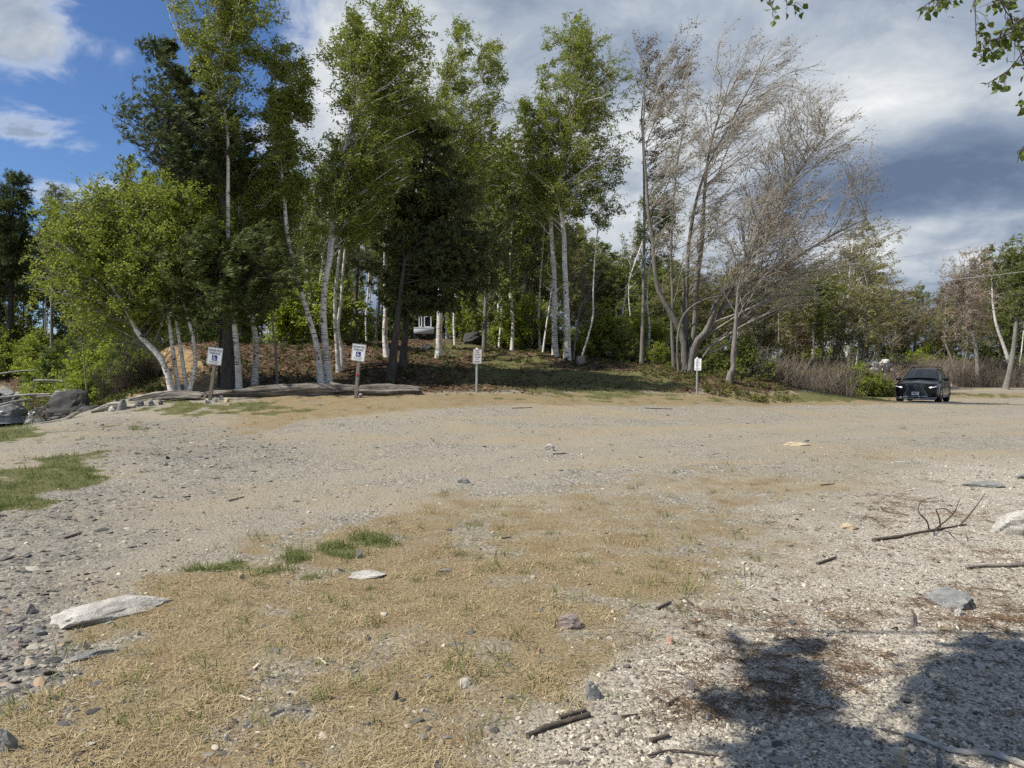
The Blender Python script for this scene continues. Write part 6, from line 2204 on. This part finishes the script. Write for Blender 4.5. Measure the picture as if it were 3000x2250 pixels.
    # emblem: an oval ring round a slanted stroke
    g = Geo(); a = np.linspace(0, 2 * math.pi, 25)
    tube_geo(g, np.c_[.085 * np.cos(a), np.full(25, yy(-.078)), .80 + .058 * np.sin(a)], np.full(25, .009), 6)
    tube_geo(g, np.array([(.01, yy(-.078), .845), (-.035, yy(-.078), .785), (.05, yy(-.078), .785)]), np.full(3, .009), 6)
    obj('emblem', g, CHROME, t)
    g = Geo(); box_geo(g, (0, yy(-.085), .50), (.31, .012, .155)); po = obj('number_plate', g, PLATE_W, t)
    lettering('489 JL', .25, .085, INK_BLACK, po, (0, yy(-.093), .50))
    # roof rack
    for s in (1, -1):
        g = Geo(); tube_geo(g, spline(np.array([(s * .60, yy(2.35), 1.625), (s * .60, yy(2.5), 1.70), (s * .60, yy(3.2), 1.715), (s * .60, yy(3.9), 1.675), (s * .60, yy(4.05), 1.60)]), 16), np.full(16, .018), 6); obj('roof_rail', g, CHROME if False else TRIM, t)
    for y in (2.62, 3.55):
        g = Geo(); x = np.linspace(-.63, .63, 11); tube_geo(g, np.c_[x, np.full(11, yy(y)), 1.775 - .10 * x * x], np.full(11, .022), 6); obj('cross_bar', g, TRIM, t)
    g = Geo()
    quad_panel(g, [(-.40, yy(1.47), 1.172), (-.02, yy(1.46), 1.176), (-.02, yy(1.44), 1.182), (-.40, yy(1.45), 1.178)], 4, 3); obj('wiper', g, TRIM, t)
    return t


build_car()

# ------------------------------------------------------------------ power lines, far heap, vehicle on the hill
WIRE_PALE = plain('pale_wire', (.42, .43, .45), .5)
WIRE_DARK = plain('dark_wire', (.04, .04, .04), .6)
for pts, m, lab in (([(2200, 815), (2627, 755), (3000, 700), (3250, 660)], WIRE_PALE, 'upper pale power line crossing the grey sky at the right'),
                    ([(2330, 872), (2494, 851), (2750, 824), (3000, 796), (3250, 765)], WIRE_PALE, 'middle pale power line crossing before the rust-red maple'),
                    ([(2300, 925), (2439, 915), (2700, 893), (2905, 874), (3000, 862), (3250, 835)], WIRE_DARK, 'lowest dark power line sagging across the woods at the right')):
    q = spline(np.array([P(u, v, 47) for u, v in pts]), 30)
    c = q.mean(0)
    g = Geo(); tube_geo(g, q, np.full(30, .016), 5)
    o = obj('power_line', g, m, None, c); o.location = tuple(c)
    tag(o, lab, 'wire', 'power lines at the right')


def heap():
    r = np.random.default_rng(14)
    m = rock_mat('white_rubble', (.36, .35, .33), (.62, .61, .58), None, 2.5)
    d = 60
    cx = P(2565, 1080, d)[0]
    g = Geo()
    for k in range(150):
        x = r.normal(0, 1.25); y = r.normal(0, .8)
        top = 2.3 * math.exp(-(x / 1.9) ** 2)
        g.add(stone_shape(r, ICO2, 7, .7) * r.uniform(.2, .45) + (x, y, .85 * top * r.uniform(.1, .95)), ICO2[1], 0, False)
    t = obj('rubble_heap', g, m)
    t.location = (cx, d, H(cx, d))
    tag(t, 'whitish heap showing through the brush left of the parked car', 'heap')


heap()


def hill_vehicle():
    d = 48
    c = P(1243, 998, d)
    z = H(c[0], d)
    t = thing('parked_vehicle', 'pale vehicle with white-framed windows half hidden among trees at the top of the path', 'vehicle', (c[0], d, z), (0, 0, .1))
    silver = plain('pale_vehicle_paint', (.50, .52, .53), .3)
    white = plain('white_window_frame', (.80, .80, .80), .4)
    u = d / F / K
    W = 58 * u; hgt = 22 * u
    g = Geo()
    n = 14
    a = np.linspace(-1.2, 1.2, n)
    prof = np.c_[-.75 - .16 * np.cos(a), .40 + hgt * .5 + hgt * .42 * np.sin(a) / math.sin(1.2)]
    xs = np.array([-W / 2, -W / 2 + .06, 0, W / 2 - .06, W / 2])
    v = np.array([[(x, p[0] + (.10 if abs(x) == W / 2 else 0), p[1]) for p in prof] for x in xs])
    i = np.arange(4)[:, None]; j = np.arange(n - 1)[None, :]
    g.add(v.reshape(-1, 3), np.stack([i * n + j, (i + 1) * n + j, (i + 1) * n + j + 1, i * n + j + 1], -1).reshape(-1, 4))
    top = prof[-1, 1]
    box_geo(g, (0, .05, (.40 + top) / 2), (W - .04, 1.6, top - .42))
    obj('body', g, silver, t)
    g = Geo(); box_geo(g, (0, -.86, top - .03), (W, .08, .09)); obj('rail', g, white, t)
    g = Geo(); box_geo(g, (W * .06, .1, top + .38), (W * .62, 1.3, .80)); cab = obj('cab', g, plain('cab_dark_glass', (.02, .022, .024), .08), t)  # whole cab box in one even dark glass colour
    for x0, x1 in ((-.24, -.12), (.02, .34)):
        x0, x1 = x0 * W, x1 * W
        g = Geo()
        y = -.565; h0, h1 = top + .05, top + .74
        for cx, cz, sx, sz in ((x0, (h0 + h1) / 2, .07, h1 - h0), (x1, (h0 + h1) / 2, .07, h1 - h0), ((x0 + x1) / 2, h0, x1 - x0 - .07, .07), ((x0 + x1) / 2, h1, x1 - x0 - .07, .05)):
            box_geo(g, (cx, y, cz), (sx, .03, sz))
        obj('window_frame', g, white, t)
    for x in (-.3, .3):
        a = np.linspace(0, 2 * math.pi, 21)[:-1]
        g = Geo(); tube_geo(g, np.array([(x * W, -.80, .34), (x * W, -.55, .34)]), np.array([.34, .34]), 18, cap=True); wo = obj('wheel', g, TYRE, t)


hill_vehicle()


# ------------------------------------------------------------------ the near tree whose twigs hang into the top right corner and shade the gravel
def near_tree():
    r = np.random.default_rng(21)
    base = np.array([5.4, -1.6, 0.0]); base[2] = H(base[0], base[1])
    t = thing('overhanging_tree', 'near tree at the right whose leafy twigs hang into the top right corner', 'tree', base)
    tr = spline(np.array([base - (0, 0, .3), base + (0, 0, 1.5), base + (-.1, .1, 3.2), base + (-.2, .3, 5.0), base + (-.3, .3, 7.0)]), 20)
    g = Geo(); tube_geo(g, tr, np.linspace(.17, .06, 20), 12)
    obj('trunk', g, BARK_GREY, t, base)
    limbs, crown = Geo(), Geo()
    def leafy(p0, p1, n, L=.05, spread=.035, twr=.0028, simple=False):
        """a twig with single broad leaves"""
        p0, p1 = np.asarray(p0, float), np.asarray(p1, float)
        m = (p0 + p1) / 2 + r.normal(0, .03, 3)
        q = bez(p0[None], m[None], p1[None], 6)
        tube_geo(crown, q, np.linspace(twr, twr * .5, 6)[None], 4, 1)
        i = r.integers(1, 6, n)
        b = q[0, i] + r.normal(0, .008, (n, 3))
        ax = nrm(r.normal(0, .55, (n, 3)) + (.45, .05, -.5))
        st = b + ax * .018 + r.normal(0, .006, (n, 3))
        if not simple:
            tube_geo(crown, np.stack([b, st], 1), np.full((n, 2), .0011), 3, 1)
        if simple:
            blades(crown, st, ax, L * r.uniform(.6, 1.25, n), L * r.uniform(.6, .85, n), r)
            return
        L_ = L * r.uniform(.55, 1.2, n)[:, None]
        side = nrm(np.cross(ax, r.normal(size=(n, 3)))); nn = np.cross(side, ax)
        W = L_ * r.uniform(.34, .44, n)[:, None]
        fold = nn * W * r.uniform(.15, .6, n)[:, None]
        pts = [st, st + ax * L_ * .28 + side * W * .95 + fold, st + ax * L_ * .62 + side * W * .7 + fold, st + ax * L_,
               st + ax * L_ * .62 - side * W * .7 + fold, st + ax * L_ * .28 - side * W * .95 + fold, st + ax * L_ * .45]
        v = np.stack(pts, 1).reshape(-1, 3)
        k = np.arange(n)[:, None] * 7
        crown.add(v, np.concatenate([k + np.array([[0, 1, 2, 6]]), k + np.array([[6, 2, 3, 4]]), k + np.array([[0, 6, 4, 5]])]), 0, False)
    def limb(pts, r0, r1):
        q = spline(np.array(pts), 16)
        tube_geo(limbs, q, np.linspace(r0, r1, 16), 7)
        return q
    crot = tr[13]
    # limb reaching forward, out of frame on the right, feeding the twigs in view
    d = 4.8
    end = P(3120, -40, d)
    limb([tr[12], (tr[12] + end) / 2 + (0, 0, .35), end], .05, .02)
    for pts, n, sp in (
        ([(3080, -20), (3030, 30), (2960, 80), (2900, 150), (2862, 163)], 13, .04),
        ([(3060, 90), (3000, 150), (2960, 200), (2925, 225), (2884, 250)], 7, .03),
        ([(3010, -60), (2940, 0), (2900, -10)], 3, .03),
        ([(2856, -40), (2857, 0), (2858, 70), (2863, 145)], 5, .03),
        ([(2910, -60), (2935, 10), (2960, 50), (2990, 70)], 6, .03),
        ([(2960, 40), (2975, 100), (2990, 160), (3010, 210)], 8, .04),
        ([(3040, 40), (2985, 80), (2930, 110), (2880, 120)], 9, .04),
        ([(2790, -60), (2760, -15), (2725, 5), (2700, 25)], 4, .03),
        ([(2810, -50), (2785, -10), (2765, 12)], 3, .03),
        ([(2262, -190), (2252, -10), (2262, 20), (2276, 38)], 2, .02),
        ([(2285, -190), (2300, -5), (2325, 15), (2350, 28)], 3, .02),
        ([(3060, 280), (3020, 300), (2993, 306)], 2, .02), ([(3060, 380), (3010, 420), (2990, 440), (2985, 460)], 5, .02)):
        q = np.array([P(u, v, d + r.normal(0, .12)) for u, v in pts])
        s = spline(q, 10)
        tube_geo(crown, s, np.linspace(.006, .002, 10), 4, 1)
        for a, b in zip(s[2:-1], s[3:]):
            for _ in range(max(1, round(n / 5))):
                off = r.normal(0, sp, 3) + (sp * .6, 0, -sp * .8)
                leafy(a, b + off, int(r.integers(2, 5)))
    # twigs on the left reach the frame through a high limb overhead
    e1 = P(2270, -200, 4.8); e2 = P(2800, -230, 4.8)
    q = limb([tr[14], (3.6, 1.2, 5.0), e2, e1, e1 + np.array([-.8, -.1, .25])], .045, .008)
    # overhead limb that shades the gravel in front of the camera
    L1 = limb([tr[13], (3.6, .6, 5.2), (1.2, 2.2, 5.3), (-.8, 2.9, 4.9), (-2.4, 3.0, 4.7)], .05, .012)
    L2 = limb([tr[11], (3.9, .8, 4.3), (1.8, 2.3, 4.6), (-.4, 2.7, 4.6), (-1.3, 2.6, 4.5)], .045, .012)
    # clusters of leaves where the limbs end; each throws one of the dark patches on the gravel
    hx, hy = -TO_SUN[0] / TO_SUN[2], -TO_SUN[1] / TO_SUN[2]
    for u, v, ru, rv, n in ((2360, 1895, 55, 20, 26), (2280, 1955, 95, 34, 90), (2330, 2010, 80, 36, 75), (2140, 2060, 60, 24, 30), (2210, 2085, 70, 26, 34), (2330, 2085, 70, 36, 55),
                            (2430, 2150, 95, 26, 60), (2300, 2180, 120, 34, 75), (2440, 2200, 160, 42, 150), (2250, 2225, 120, 30, 60), (2560, 2240, 110, 34, 90), (2400, 2260, 160, 40, 110), (2380, 2050, 50, 40, 40),
                            (2930, 1900, 110, 36, 95), (2850, 1960, 110, 36, 110), (2960, 1985, 90, 50, 120), (2780, 2020, 90, 28, 70), (2900, 2050, 150, 38, 170), (2820, 2110, 90, 34, 60),
                            (2990, 2110, 90, 50, 110), (2760, 2165, 70, 20, 22), (2940, 2190, 90, 36, 60), (3050, 2000, 90, 90, 150), (2620, 2300, 200, 40, 150)):
        gp = G(u, min(v, 2249)) if v < 2250 else np.array([P(u, v, 2.8)[0], 2.72, 0.0])
        dist = gp[1]
        h = r.uniform(4.2, 5.0)
        c = gp + np.array([-hx * h, -hy * h, h])
        sx = ru / K / F * dist; sy = rv / K / F * dist * (dist / EYE)
        allp = np.vstack([L1, L2])
        a = allp[np.argmin(np.linalg.norm(allp - c, axis=1))]
        m = (a + c) / 2 + r.normal(0, .05, 3)
        tube_geo(limbs, bez(a[None], m[None], c[None], 6), np.linspace(.012, .004, 6)[None], 5)
        for k in range(max(8, int(n * 1.25))):
            o = np.array([r.normal(0, sx * .5), r.normal(0, sy * .5), r.normal(0, .12)])
            b = c + o
            b[:2] += np.array([-hx, -hy]) * o[2]
            leafy(c * .5 + b * .5, b + r.normal(0, .03, 3), 7, .09, simple=True)
    obj('limbs', limbs, BARK_GREY, t, base, 'stuff')
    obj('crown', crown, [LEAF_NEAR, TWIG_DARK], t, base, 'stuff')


near_tree()
